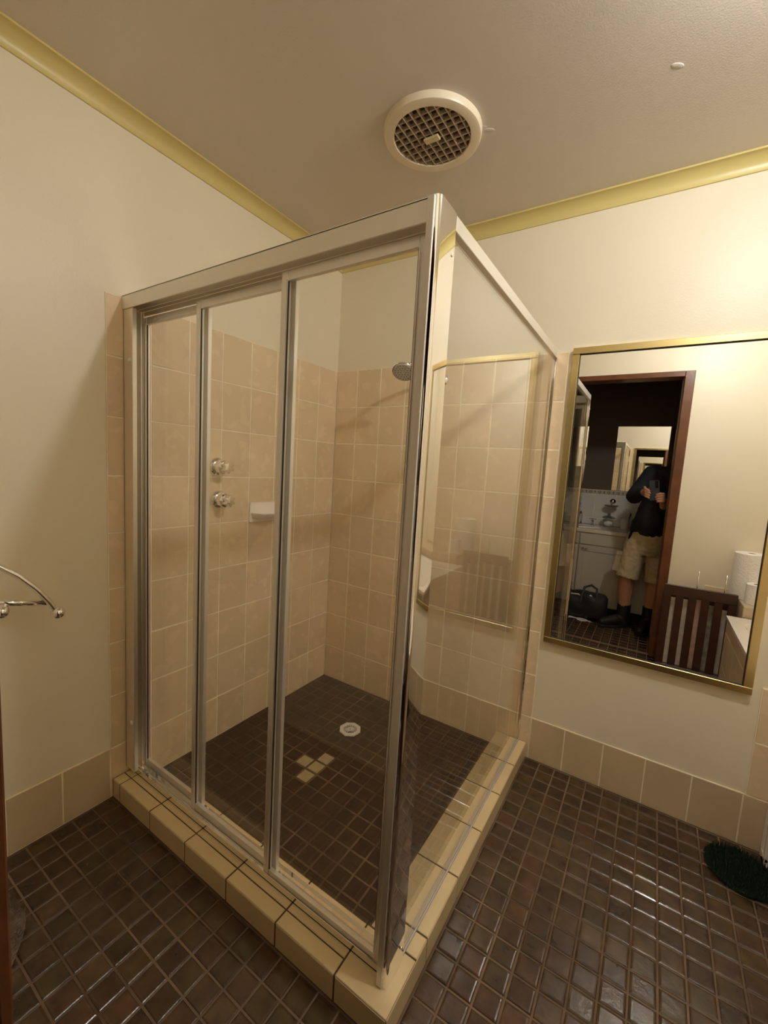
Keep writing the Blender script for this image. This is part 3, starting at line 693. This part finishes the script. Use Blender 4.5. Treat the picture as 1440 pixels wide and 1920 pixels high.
# ------------------------------------------------------------------ paper rolls on the ledge
def roll(name, label, c, r, h, ri, cat):
    t = thing(name, label, cat, c); m = Matrix.Translation(c)
    prof = [(ri, 0), (r - 0.003, 0)] + [(r, 0.003 + (h - 0.006) * i / 14) for i in range(15)] + [(r - 0.003, h), (ri, h)]
    o = obj('paper', lathe(nb(), prof + [(ri, 0)], 40, m, cap=False), 'paper', t); auto_smooth(o, 40)
    obj('core', lathe(nb(), [(ri - 0.0005, 0.0), (ri - 0.0005, h), (ri - 0.003, h), (ri - 0.003, 0.0)], 24, m, cap=False), pbr('card_core', srgb(180, 150, 110), 0.8), t); return t
roll('paper_towel_roll', 'tall white paper towel roll standing on the ledge, behind the small roll', (2.140, -1.655, 0.5703), 0.086, 0.295, 0.020, 'paper roll')
roll('toilet_roll', 'small white toilet roll standing on the ledge in front of the tall roll', (2.168, -1.510, 0.5703), 0.055, 0.125, 0.020, 'paper roll')

# ------------------------------------------------------------------ slatted magazine rack
rk = thing('slatted_rack', 'dark brown wooden slatted rack holding magazines, with two chrome rods on top', 'rack', (1.894, -1.59, 0))
kx0, kx1, ky, kt = 1.700, 2.088, -1.520, 0.606
bx('rail', 'rackwood', rk, kx0, kx1, ky - 0.018, ky, kt - 0.070, kt, bev=0.003); bx('rail', 'rackwood', rk, kx0, kx1, ky - 0.018, ky, 0.0, 0.055, bev=0.003)
ns = 6; sw = 0.0430; gap = ((kx1 - kx0) - ns * sw) / (ns - 1)
for k in range(ns): bx('slat', 'rackwood', rk, kx0 + k * (sw + gap), kx0 + k * (sw + gap) + sw, ky - 0.017, ky - 0.001, 0.055, kt - 0.070, bev=0.002)
for x in (kx0, kx1 - 0.018): bx('side_panel', 'rackwood', rk, x, x + 0.018, ky - 0.150, ky - 0.0185, 0.0, kt - 0.05, bev=0.002)
bx('back_panel', 'rackwood', rk, kx0 + 0.0185, kx1 - 0.0185, ky - 0.150, ky - 0.135, 0.0, kt - 0.05); bx('bottom_shelf', 'rackwood', rk, kx0 + 0.0185, kx1 - 0.0185, ky - 0.1345, ky - 0.0185, 0.04, 0.055)
for x in (1.876, 2.020):
    obj('rod', tube(nb(), [(x, ky - 0.022, kt - 0.07), (x, ky - 0.022, kt + 0.115)], 0.0035, 10), 'chrome', rk, smooth=True)
for k, (mt, z1, x0, wd, lab) in enumerate((('mag3', 0.515, 1.722, 0.122, 'tall white magazine filed at the left end of the slatted rack'), ('mag1', 0.525, 1.848, 0.072, 'pink covered magazine filed in the middle of the slatted rack'), ('mag2', 0.50, 1.924, 0.068, 'grey patterned magazine filed right of the pink one'), ('mag3', 0.485, 1.996, 0.068, 'short pale magazine filed at the right end of the slatted rack'))):
    b = nb(); box(b, x0, x0 + wd, ky - 0.038 - 0.004 * k, ky - 0.028 - 0.004 * k, 0.0555, z1, 0.001); o = obj('magazine', b, mt); tag(o, lab, 'magazine', 'magazines in the slatted rack')

# ------------------------------------------------------------------ doorway and door
dr = bpy.data.objects.new('door_1', None); COL.objects.link(dr); dr.location = (DX0, FY, 0); WM['door_1'] = Matrix.Translation(dr.location); dr['kind'] = 'structure'
aw = 0.057
for side, y0, y1 in (('f', FY, FY + 0.016), ('b', FY - FT - 0.022, FY - FT - 0.0062)):
    b = nb(); box(b, DX0 - aw, DX0 - 0.0, y0, y1, 0, DZ + 0.038, 0.003); obj('architrave', b, 'wood', dr)
    b = nb(); box(b, DX1, DX1 + aw, y0, y1, 0, DZ + 0.038, 0.003); obj('architrave', b, 'wood', dr)
    b = nb(); box(b, DX0 + 0.0005, DX1 - 0.0005, y0, y1, DZ, DZ + 0.038, 0.003); obj('architrave', b, 'wood', dr)
bx('lining', 'wood', dr, DX0 - 0.011, DX0, FY - FT + 0.001, FY - 0.001, 0, DZ); bx('lining', 'wood', dr, DX1, DX1 + 0.011, FY - FT + 0.001, FY - 0.001, 0, DZ); bx('lining', 'wood', dr, DX0, DX1, FY - FT + 0.001, FY - 0.001, DZ, DZ + 0.011)
bx('stop', 'wood', dr, DX1 - 0.010, DX1 - 0.0002, FY - 0.075, FY - 0.045, 0, DZ - 0.0002)

# shaggy mat bunched on the floor by the left door jamb
sm = nb(); random.seed(11)
def mat_h(u, v): return 0.012 + 0.030 * max(0, math.sin(3.1 * u + 1.2 * v + 0.4)) * max(0, 1 - abs(v - .5))
N1, N2 = 28, 20; gv = []
for i in range(N1):
    row = []
    for j in range(N2):
        u, v = i / (N1 - 1), j / (N2 - 1); x = (1 - u) * (0.08 + 0.14 * v) + u * (0.40 + 0.09 * v); y = (1 - u) * (-1.585 + 0.055 * v) + u * (-1.738 + 0.10 * v)
        row.append(sm.verts.new((x + 0.01 * math.sin(9 * v), y + 0.012 * math.sin(7 * u), 0.003 + mat_h(u, v) * min(1, 6 * min(u, 1 - u, v, 1 - v) + 0.15))))
    gv.append(row)
for i in range(N1 - 1):
    for j in range(N2 - 1): sm.faces.new((gv[i][j], gv[i][j + 1], gv[i + 1][j + 1], gv[i + 1][j]))
mt = thing('bath_mat', 'shaggy grey-brown bath mat bunched on the floor by the left door jamb', 'mat', (0.29, -1.62, 0))
pile = nb()
for i in range(N1 - 1):
    for j in range(N2 - 1):
        for _ in range(5):
            a, b2 = random.random(), random.random(); p = gv[i][j].co.lerp(gv[i][j + 1].co, a).lerp(gv[i + 1][j].co.lerp(gv[i + 1][j + 1].co, a), b2)
            d = Vector((random.uniform(-1, 1), random.uniform(-1, 1), 1.0)).normalized() * random.uniform(0.012, 0.022); s = d.cross(Vector((random.random(), random.random(), 0.1))).normalized() * 0.0012
            v1, v2, v3 = pile.verts.new(p + s), pile.verts.new(p - s), pile.verts.new(p + d); pile.faces.new((v1, v2, v3))
obj('backing', sm, 'fluffy', mt, smooth=True)
o = obj('pile', pile, 'fluffy', mt); o['kind'] = 'stuff'

# ------------------------------------------------------------------ vanity in the room beyond
VX0, VX1, VF = 0.06, 1.98, -2.50
van = thing('vanity', 'off-white vanity cabinet with panelled doors under a cream benchtop', 'vanity', ((VX0 + VX1) / 2, -2.74, 0))
bx('carcass', 'vanity', van, VX0, VX1, HALL + 0.004, VF, 0.09, 0.775); bx('kickboard', 'dark', van, VX0, VX1, HALL + 0.004, VF - 0.04, 0, 0.0895)
bx('benchtop', 'counter', van, VX0 - 0.01, VX1 + 0.01, HALL + 0.004, VF + 0.022, 0.776, 0.81, bev=0.004, seg=2)
nd = 4; dw = (VX1 - VX0) / nd
for k in range(nd):
    x0, x1 = VX0 + k * dw + 0.004, VX0 + (k + 1) * dw - 0.004
    bx('drawer_front', 'vanity', van, x0, x1, VF + 0.0005, VF + 0.018, 0.664, 0.768, bev=0.002)
    D = bx('cabinet_door', 'vanity', van, x0, x1, VF + 0.0005, VF + 0.016, 0.10, 0.656, bev=0.002)
    pnl = nb(); X0, X1, Z0, Z1 = x0 + 0.045, x1 - 0.045, 0.16, 0.60
    for (a0, a1, c0, c1) in ((x0, X0, 0.10, 0.656), (X1, x1, 0.10, 0.656), (X0, X1, 0.10, Z0), (X0, X1, Z1, 0.656)): box(pnl, a0, a1, VF + 0.0162, VF + 0.022, c0, c1, 0.0015)
    obj('door_rim', pnl, 'vanity', D)
    hx = (x1 - 0.09) if k % 2 == 1 else (x0 + 0.022)
    obj('handle', tube(nb(), [(hx, VF + 0.022, 0.630), (hx + 0.012, VF + 0.040, 0.627), (hx + 0.035, VF + 0.043, 0.625), (hx + 0.06, VF + 0.022, 0.630)], 0.0045, 8), 'chrome', D, smooth=True)
# splashback tiles and patterned border on the far wall
far = bpy.data.objects['wall_hall_far']
bx('grout', 'wallgrout', far, VX0, VX1, HALL - 0.0035, HALL + 0.001, 0.812, 1.172)
xx = VX0
while xx < VX1 - 0.01:
    for (z0, z1) in ((0.812, 0.880), (0.880, 1.125)): tile(far, 'vtile', (xx + 0.1, HALL + 0.0035, (z0 + z1) / 2), 0.2 - G, z1 - z0 - G, '+y', 0.003)
    B = tile(far, 'band', (xx + 0.1, HALL + 0.0035, 1.148), 0.2 - G, 0.042, '+y', 0.003, name='border_tile'); WM[B.name] = None
    xx += 0.2
mo = nb(); random.seed(2); xx = VX0 + 0.03; k = 0
while xx < VX1 - 0.02:
    m = Matrix.Translation((xx, HALL + 0.0033, 1.148)) @ Matrix.Rotation(-math.pi / 2, 4, 'X')
    if k % 2 == 0: lathe(mo, [(0.014, 0.0), (0.014, 0.0012), (0.009, 0.0012), (0.009, 0.0)], 14, m, cap=False); lathe(mo, [(0.004, 0), (0.004, 0.0012), (0, 0.0012)], 8, m)
    else: box(mo, xx - 0.003, xx + 0.003, HALL + 0.0033, HALL + 0.0045, 1.134, 1.162); box(mo, xx - 0.007, xx + 0.007, HALL + 0.0033, HALL + 0.0045, 1.150, 1.156)
    xx += 0.042; k += 1
o = obj('border_motifs', mo, 'motif', far)
o['kind'] = 'stuff'
vm = thing('vanity_mirror', 'frameless mirror above the vanity, behind the person', 'mirror', (1.55, HALL, 1.176))
bx('mirror_glass', 'mirror', vm, 1.200, 2.08, HALL - 0.003, HALL + 0.004, 1.176, 1.812)
# basin taps
def pillar_tap(x, y, label):
    t = thing('basin_tap', label, 'tap', (x, y, 0.81), 'basin taps on the vanity'); m = Matrix.Translation((x, y, 0.8102))
    auto_smooth(obj('body', lathe(nb(), [(0.024, 0), (0.022, 0.008), (0.012, 0.016), (0.012, 0.04), (0.017, 0.046), (0.010, 0.056), (0, 0.058)], 20, m), 'chrome', t), 35)
    h = nb()
    for a in (0.3, 0.3 + math.pi / 2):
        d = Vector((math.cos(a), math.sin(a), 0)) * 0.030; c = Vector((x, y, 0.875)); tube(h, [c - d, c + d], 0.0048, 8)
        ball(h, c - d, 0.007, 1); ball(h, c + d, 0.007, 1)
    lathe(h, [(0.008, 0.0585), (0.008, 0.07), (0.004, 0.074), (0, 0.074)], 12, m); obj('cross_handle', h, 'chrome', t, smooth=True)
pillar_tap(1.075, -2.86, 'chrome basin tap with a cross handle, right of the spout'); pillar_tap(0.86, -2.86, 'chrome basin tap with a cross handle, left of the spout')
sp = thing('basin_spout', 'chrome curved basin spout on the vanity', 'tap', (0.968, -2.86, 0.81))
obj('neck', tube(nb(), [(0.968, -2.86, 0.811), (0.968, -2.86, 0.90), (0.968, -2.845, 0.935), (0.968, -2.81, 0.95), (0.968, -2.775, 0.935), (0.968, -2.765, 0.905)], 0.0095, 12), 'chrome', sp, smooth=True)
auto_smooth(obj('base', lathe(nb(), [(0.024, 0.0002), (0.022, 0.01), (0.011, 0.02), (0, 0.02)], 20, Matrix.Translation((0.968, -2.86, 0.81))), 'chrome', sp), 35)
bs_ = thing('basin', 'white oval basin set into the vanity benchtop', 'basin', (0.968, -2.70, 0.81))
obj('bowl', lathe(nb(), [(0.19, 0.0005), (0.19, 0.006), (0.175, 0.008), (0.16, 0.003), (0.08, 0.0012), (0, 0.001)], 36, Matrix.Translation((0.968, -2.695, 0.81)) @ Matrix.Diagonal((1.1, 0.65, 1, 1)), cap=False), 'ceramic', bs_, smooth=True)
# wall soap holder: chrome knob with a dish under it
wh = thing('soap_holder', 'chrome wall soap holder with a glass dish above the benchtop', 'soap dish', (1.222, HALL + 0.004, 1.03))
auto_smooth(obj('mount', lathe(nb(), [(0.026, 0), (0.026, 0.006), (0.016, 0.012), (0.013, 0.03), (0, 0.034)], 24, Matrix.Translation((1.228, HALL + 0.004, 1.064)) @ Matrix.Rotation(-math.pi / 2, 4, 'X')), 'chrome', wh), 35)
obj('bracket', tube(nb(), [(1.228, HALL + 0.03, 1.06), (1.226, HALL + 0.06, 1.045), (1.224, HALL + 0.07, 1.030)], 0.005, 8), 'chrome', wh, smooth=True)
auto_smooth(obj('dish', lathe(nb(), [(0.02, 0.0), (0.055, 0.010), (0.066, 0.022), (0.062, 0.022), (0.05, 0.014), (0, 0.008)], 30, Matrix.Translation((1.222, HALL + 0.075, 1.006)) @ Matrix.Diagonal((1, 0.8, 1, 1)), cap=False), pbr('frosted_glass', srgb(150, 140, 128), 0.2), wh), 40)
jr = thing('glass_jar', 'clear glass jar with a knobbed lid on the vanity benchtop', 'jar', (1.215, -2.88, 0.81))
auto_smooth(obj('body', lathe(nb(), [(0.0, 0.0005), (0.048, 0.0005), (0.055, 0.012), (0.055, 0.075), (0.048, 0.088), (0.046, 0.088), (0.051, 0.073), (0.051, 0.014), (0.0, 0.006)], 28, Matrix.Translation((1.215, -2.88, 0.81)), cap=False), 'glass', jr), 40)
auto_smooth(obj('lid', lathe(nb(), [(0.06, 0.089), (0.062, 0.095), (0.045, 0.106), (0.015, 0.112), (0.010, 0.120), (0.016, 0.132), (0.0, 0.140)], 28, Matrix.Translation((1.215, -2.88, 0.81))), pbr('pewter_lid', (0.30, 0.28, 0.26), 0.3, 0.8), jr), 40)
obj('cotton', ball(nb(), (1.215, -2.88, 0.846), 0.030, 2, (1.3, 1.3, 0.9)), 'paper', jr)
cu = thing('toothbrush_cup', 'white toothbrush cup on the benchtop next to the person', 'cup', (1.358, -2.86, 0.81))
auto_smooth(obj('cup', lathe(nb(), [(0.0, 0.0005), (0.034, 0.0005), (0.040, 0.10), (0.037, 0.10), (0.032, 0.006), (0, 0.006)], 28, Matrix.Translation((1.358, -2.86, 0.81)), cap=False), 'cleanwhite', cu), 40)
for k, (dx, dy, tx) in enumerate(((-0.008, 0.01, 0.010), (0.010, 0.0, 0.016), (0.018, -0.012, 0.05))):
    b = nb(); p0 = Vector((1.358 + dx, -2.86 + dy, 0.818)); p1 = Vector((1.358 + dx + tx * 0.5, -2.86 + dy, 1.005 - 0.02 * k)); tube(b, [p0, p1], 0.0045, 8); box(b, p1.x - 0.006, p1.x + 0.006, p1.y - 0.004, p1.y + 0.010, p1.z - 0.028, p1.z)
    tag(obj('toothbrush', b, ('cleanwhite', 'cleanwhite', 'dark')[k]), ('white toothbrush at the left of the cup', 'white toothbrush in the middle of the cup', 'dark toothbrush leaning right in the cup')[k], 'toothbrush', 'toothbrushes in the cup')
# ------------------------------------------------------------------ bag and papers on the floor beyond
bg = thing('sports_bag', 'black sports bag with white trim on the floor in front of the vanity', 'bag', (1.17, -2.42, 0))
bm = nb(); prof = []; N1 = 18; N2 = 20; rg = []
for i in range(N1):
    u = i / (N1 - 1); e = (max(0.0, 1 - (2 * u - 1) ** 4)) ** 0.5; row = []
    for j in range(N2):
        a = 2 * math.pi * j / N2; wob = 1 + 0.05 * math.sin(5 * a + 7 * u) + 0.05 * math.sin(11 * u + 2 * a)
        yy = 0.095 * (0.6 + 0.4 * e) * wob * abs(math.cos(a)) ** 0.7 * (1 if math.cos(a) > 0 else -1); zz = 0.125 + (0.121 * (0.7 + 0.3 * e)) * wob * abs(math.sin(a)) ** 0.7 * (1 if math.sin(a) > 0 else -1)
        row.append(bm.verts.new((0.965 + 0.36 * u, -2.352 + yy, max(0.002, zz))))
    rg.append(row)
for A, B in zip(rg, rg[1:]):
    for j in range(N2): bm.faces.new((A[j], A[(j + 1) % N2], B[(j + 1) % N2], B[j]))
bm.faces.new(rg[0]); bm.faces.new(rg[-1]); bmesh.ops.recalc_face_normals(bm, faces=bm.faces[:]); auto_smooth(obj('body', bm, 'bag', bg), 60)
b = nb(); tube(b, [(1.0, -2.290, 0.215), (1.09, -2.285, 0.225), (1.13, -2.284, 0.200), (1.19, -2.282, 0.235), (1.23, -2.285, 0.190)], 0.006, 6); obj('piping', b, 'cleanwhite', bg, smooth=True)
b = nb(); tube(b, [(1.11, -2.276, 0.10), (1.115, -2.27, 0.20), (1.13, -2.33, 0.29), (1.18, -2.36, 0.31), (1.23, -2.33, 0.29), (1.24, -2.272, 0.20), (1.245, -2.276, 0.10)], 0.011, 8); obj('handle', b, pbr('grey_webbing', (0.05, 0.05, 0.055), 0.7), bg, smooth=True)
for x in (1.17,):
    b = nb(); box(b, x - 0.012, x + 0.012, -2.282, -2.2765, 0.02, 0.20, 0.001); obj('strap', b, pbr('dark_grey_webbing', (0.06, 0.06, 0.065), 0.7), bg)
b = nb(); prism(b, [(0.96, -2.30), (1.23, -2.245), (1.215, -2.262), (1.10, -2.279), (0.95, -2.29)], 0.0005, 0.002); tag(obj('paper_sheet', prism(b, [(0.94, -2.31), (0.98, -2.235), (1.07, -2.262), (1.2, -2.258), (1.21, -2.27), (1.0, -2.31)], 0.0022, 0.0032), 'cleanwhite'), 'white paper on the dark floor poking out from under the bag', 'paper')

# ------------------------------------------------------------------ the photographer
def capsule(bm, p, q, r0, r1, seg=14):
    p, q = Vector(p), Vector(q); d = (q - p); L = d.length; m = Matrix.Translation(p) @ frame_to(d); prof = []
    for i in range(6): a = math.pi / 2 * i / 5; prof.append((r0 * math.sin(a), -r0 * math.cos(a)))
    for i in range(6): a = math.pi / 2 * i / 5; prof.append((r1 * math.cos(a), L + r1 * math.sin(a)))
    prof[0] = (0, prof[0][1]); prof[-1] = (0, prof[-1][1]); return lathe(bm, prof, seg, m, cap=False)
def chain(bm, pts, rs, seg=14):
    for a, b, r, s in zip(pts, pts[1:], rs, rs[1:]): capsule(bm, a, b, r, s, seg)
    return bm
def remesh(o, vox, smooth=4, fold=0.0, fs=0.06):
    m = o.modifiers.new('remesh', 'REMESH'); m.mode = 'VOXEL'; m.voxel_size = vox; m.use_smooth_shade = True
    if smooth: s = o.modifiers.new('smooth', 'SMOOTH'); s.iterations = smooth; s.factor = 0.5
    if fold:
        tx = bpy.data.textures.new('fold', 'CLOUDS'); tx.noise_scale = fs; d = o.modifiers.new('fold', 'DISPLACE'); d.texture = tx; d.strength = fold; d.texture_coords = 'LOCAL'
    return o
def cw(a, b, c): return CAM + RX * a + RD * b + RF * c
per = thing('person', 'person in black jacket, khaki shorts and black boots holding up a phone', 'person', (1.58, -2.335, 0))
SHL, SHR = Vector((1.545, -2.30, 1.345)), Vector((1.865, -2.31, 1.325)); ELL, ELR = Vector((1.435, -2.215, 1.155)), Vector((1.675, -2.285, 1.045))
WRL, WRR = cw(-0.135, 0.085, -0.055), cw(-0.002, 0.185, -0.090)
HPL, HPR = Vector((1.495, -2.325, 0.79)), Vector((1.655, -2.335, 0.79)); KNL, KNR = Vector((1.450, -2.28, 0.445)), Vector((1.660, -2.345, 0.43)); ANL, ANR = Vector((1.455, -2.335, 0.10)), Vector((1.645, -2.375, 0.10))
NK, HD = Vector((1.735, -2.30, 1.42)), Vector((1.800, -2.255, 1.565))
b = nb()
chain(b, [(1.575, -2.335, 0.80), (1.615, -2.35, 1.0), (1.675, -2.325, 1.24), (1.715, -2.315, 1.36)], [0.125, 0.115, 0.125, 0.09])
capsule(b, SHL, SHR, 0.058, 0.058); chain(b, [NK - Vector((0.02, 0.01, 0.06)), NK, HD - Vector((0, 0.01, 0.05))], [0.062, 0.054, 0.052])
chain(b, [SHL, ELL, WRL], [0.052, 0.042, 0.027]); chain(b, [SHR, ELR, WRR], [0.052, 0.042, 0.027])
chain(b, [HPL, KNL, KNL.lerp(ANL, 0.35) + Vector((0, -0.015, 0)), ANL, ANL + Vector((0, 0, -0.05))], [0.085, 0.056, 0.057, 0.036, 0.035]); chain(b, [HPR, KNR, KNR.lerp(ANR, 0.35) + Vector((0, -0.015, 0)), ANR, ANR + Vector((0, 0, -0.05))], [0.085, 0.056, 0.057, 0.036, 0.035])
hr = Matrix.Rotation(math.radians(20), 4, 'Z') @ Matrix.Rotation(math.radians(-12), 4, 'X')
def hp(x, y, z): return HD + (hr @ Vector((x, y, z)))
ball(b, HD + Vector((0, 0, 0.02)), 0.092, 3, (0.86, 1.02, 1.12), hr); ball(b, hp(0, 0.022, -0.062), 0.060, 3, (0.92, 0.95, 0.9), hr)
capsule(b, hp(0, 0.085, 0.02), hp(0, 0.105, -0.022), 0.009, 0.014); capsule(b, hp(-0.02, 0.078, -0.060), hp(0.02, 0.078, -0.060), 0.008, 0.008); ball(b, hp(0, 0.072, -0.098), 0.020, 2)
capsule(b, hp(-0.04, 0.080, 0.040), hp(0.04, 0.080, 0.040), 0.010, 0.010)
for s in (-1, 1): ball(b, hp(0.082 * s, -0.005, 0.0), 0.030, 2, (0.35, 0.7, 1.1), hr)
# hands: palm, four fingers and a thumb each, closed on the phone's edges
def hand(kn, tips, wrist, palm, thumb):
    chain(b, [wrist, palm], [0.027, 0.026])
    for k, (r, mid, tip) in enumerate(tips):
        capsule(b, palm, kn[k], 0.018, 0.0105); chain(b, [kn[k], r, mid, tip], [0.0098, 0.0092, 0.0086, 0.0074], 10)
    chain(b, [palm] + thumb, [0.020, 0.0125, 0.011, 0.0085], 10)
pl_ = cw(-0.098, 0.083, -0.030)
kn = [cw(-0.093, 0.040 + 0.0195 * k, -0.008) for k in range(4)]
tips = [(cw(-0.079, 0.047 + 0.0195 * k, 0.0075), cw(-0.060, 0.056 + 0.0190 * k, 0.0095), cw(-0.041 - 0.004 * abs(k - 1), 0.065 + 0.0185 * k, 0.0085)) for k in range(4)]
hand(kn, tips, WRL, pl_, [cw(-0.085, 0.062, -0.040), cw(-0.060, 0.050, -0.030), cw(-0.036, 0.045, -0.024)])
pr_ = cw(0.030, 0.138, -0.034)
kn = [cw(0.050, 0.088 + 0.0190 * k, -0.012) for k in range(4)]
tips = [(cw(0.041, 0.086 + 0.0190 * k, 0.006), cw(0.022, 0.088 + 0.0188 * k, 0.0095), cw(0.003 + 0.005 * abs(k - 1), 0.092 + 0.0185 * k, 0.0085)) for k in range(4)]
hand(kn, tips, WRR, pr_, [cw(0.030, 0.105, -0.042), cw(0.010, 0.090, -0.032), cw(-0.008, 0.078, -0.024)])
remesh(obj('body', b, 'skin', per), 0.0046, 2)
b = nb(); ball(b, hp(0, -0.012, 0.045), 0.098, 3, (0.90, 1.0, 1.02), hr); t = bmesh.new(); t.free()
for v in list(b.verts):
    q = hr.inverted() @ (v.co - HD)
    if q.y > 0.045 and q.z < 0.085: v.co = HD + hr @ Vector((q.x * 0.8, 0.045, q.z))
remesh(obj('hair', b, 'hair', per), 0.008, 2)
b = nb()
for s in (-1, 1): ball(b, hp(0.030 * s, 0.084, 0.022), 0.0085, 2)
o = obj('eyes', b, 'eye', per, smooth=True)
# jacket: torso, hood collar, sleeves
b = nb()
chain(b, [(1.578, -2.335, 0.885), (1.600, -2.332, 0.98), (1.640, -2.34, 1.12), (1.680, -2.322, 1.25), (1.712, -2.315, 1.345)], [0.140, 0.148, 0.150, 0.150, 0.112])
lathe(b, [(0.0, 0.0), (0.148, 0.0), (0.152, 0.05), (0.14, 0.12), (0, 0.12)], 24, Matrix.Translation((1.575, -2.335, 0.832)) @ Matrix.Diagonal((1.0, 0.85, 1, 1)), cap=False)
capsule(b, SHL, SHR, 0.076, 0.076); chain(b, [SHL, SHL.lerp(ELL, 0.5), ELL], [0.078, 0.070, 0.062]); chain(b, [SHR, ELR], [0.076, 0.060])
chain(b, [ELL, WRL.lerp(ELL, 0.12)], [0.062, 0.041]); chain(b, [ELR, WRR.lerp(ELR, 0.45), WRR.lerp(ELR, 0.16)], [0.056, 0.040, 0.036])
capsule(b, NK + Vector((-0.04, -0.01, -0.035)), NK + Vector((0.045, -0.01, -0.03)), 0.062, 0.060)
remesh(obj('jacket', b, 'jacket', per), 0.009, 3, 0.012, 0.05)
b = nb(); chain(b, [(1.446, -2.275, 0.85), (1.440, -2.265, 0.82), (1.432, -2.262, 0.795)], [0.012, 0.013, 0.008]); obj('jacket_toggle', b, 'jacket', per, smooth=True)
# shorts: waist block and two flared flat-hemmed legs with a cargo pocket
b = nb(); lathe(b, [(0, 0), (0.130, 0.0), (0.150, 0.05), (0.148, 0.15), (0.140, 0.20), (0, 0.20)], 28, Matrix.Translation((1.575, -2.335, 0.665)) @ Matrix.Diagonal((1.03, 0.88, 1, 1)), cap=False)
for h, k in ((HPL, KNL), (HPR, KNR)):
    d = (k - h); L = d.length + 0.0; lathe(b, [(0, -0.04), (0.085, -0.04), (0.094, 0.05), (0.089, L * 0.55), (0.086, L * 0.82), (0.090, L * 0.985), (0.082, L * 0.99), (0, L * 0.90)], 24, Matrix.Translation(h) @ frame_to(d), cap=False)
SHO = remesh(obj('shorts', b, 'shorts', per), 0.0075, 2, 0.014, 0.035)
b = nb(); d = (KNL - HPL); m = Matrix.Translation(HPL.lerp(KNL, 0.62) + Vector((-0.088, 0.012, 0))) @ frame_to(d)
box(b, -0.012, 0.012, -0.055, 0.055, -0.085, 0.085, 0.008, 2, mat=m); PK = obj('cargo_pocket', b, 'shorts', SHO)
b = nb(); box(b, -0.016, 0.014, -0.057, 0.057, -0.095, -0.055, 0.006, 2, mat=m); obj('pocket_flap', b, 'shorts', SHO)
def boot(an, tx, ty, lab=None):
    b = nb(); d = Vector((tx, ty, 0)).normalized(); a0 = Vector((an.x, an.y, 0))
    lathe(b, [(0, 0), (0.052, 0.0), (0.054, 0.06), (0.053, 0.17), (0.056, 0.185), (0.048, 0.190), (0, 0.150)], 20, Matrix.Translation(a0 + Vector((0, 0, 0.02))), cap=False)
    chain(b, [a0 - d * 0.035 + Vector((0, 0, 0.052)), a0 + d * 0.07 + Vector((0, 0, 0.055)), a0 + d * 0.155 + Vector((0, 0, 0.044)), a0 + d * 0.195 + Vector((0, 0, 0.042))], [0.042, 0.050, 0.042, 0.034])
    o = remesh(obj('boot', b, 'boot', per), 0.0065, 2)
    s = nb(); R = Matrix.Translation(a0) @ Matrix.Rotation(math.atan2(d.y, d.x), 4, 'Z'); prism(s, [(-0.085, -0.03), (-0.07, -0.042), (0.03, -0.042), (0.13, -0.052), (0.20, -0.040), (0.235, 0.0), (0.20, 0.040), (0.13, 0.050), (0.03, 0.042), (-0.07, 0.042), (-0.085, 0.03)], 0.001, 0.022, R, 0.004); obj('sole', s, 'dark', o)
boot(ANL, -0.75, 0.62); boot(ANR, -0.25, 0.95)
# phone: slab just behind the taking lens
pm = Matrix(((RX.x, RD.x, RF.x, CAM.x), (RX.y, RD.y, RF.y, CAM.y), (RX.z, RD.z, RF.z, CAM.z), (0, 0, 0, 1)))
ph = thing('phone', 'dark grey phone held upright in both hands by the person', 'phone', tuple(cw(-0.019, 0.062, -0.008)))
def rr2(x0, x1, y0, y1, r):
    L = []
    for cx_, cy_, s in ((x1 - r, y1 - r, 0), (x0 + r, y1 - r, 1), (x0 + r, y0 + r, 2), (x1 - r, y0 + r, 3)):
        for i in range(6): a = math.pi / 2 * (s + i / 5); L.append((cx_ + r * math.cos(a), cy_ + r * math.sin(a)))
    return L
obj('case', prism(nb(), rr2(-0.0555, 0.0175, -0.014, 0.140, 0.010), -0.0135, -0.0050, pm, 0.0012), 'phone', ph)
CB = obj('camera_bump', prism(nb(), rr2(-0.012, 0.012, -0.010, 0.045, 0.008), -0.0049, -0.0036, pm), 'lens', ph)
for v in (0.0, 0.018, 0.036): obj('lens', lathe(nb(), [(0.006, -0.0035), (0.006, -0.0028), (0.004, -0.0030), (0, -0.0031)], 20, pm @ Matrix.Translation((0, v, 0)), cap=False), 'lens', CB)
obj('screen', prism(nb(), rr2(-0.053, 0.015, -0.0115, 0.1375, 0.008), -0.0141, -0.0137, pm), pbr('phone_screen', (0.02, 0.02, 0.022), 0.1), ph)
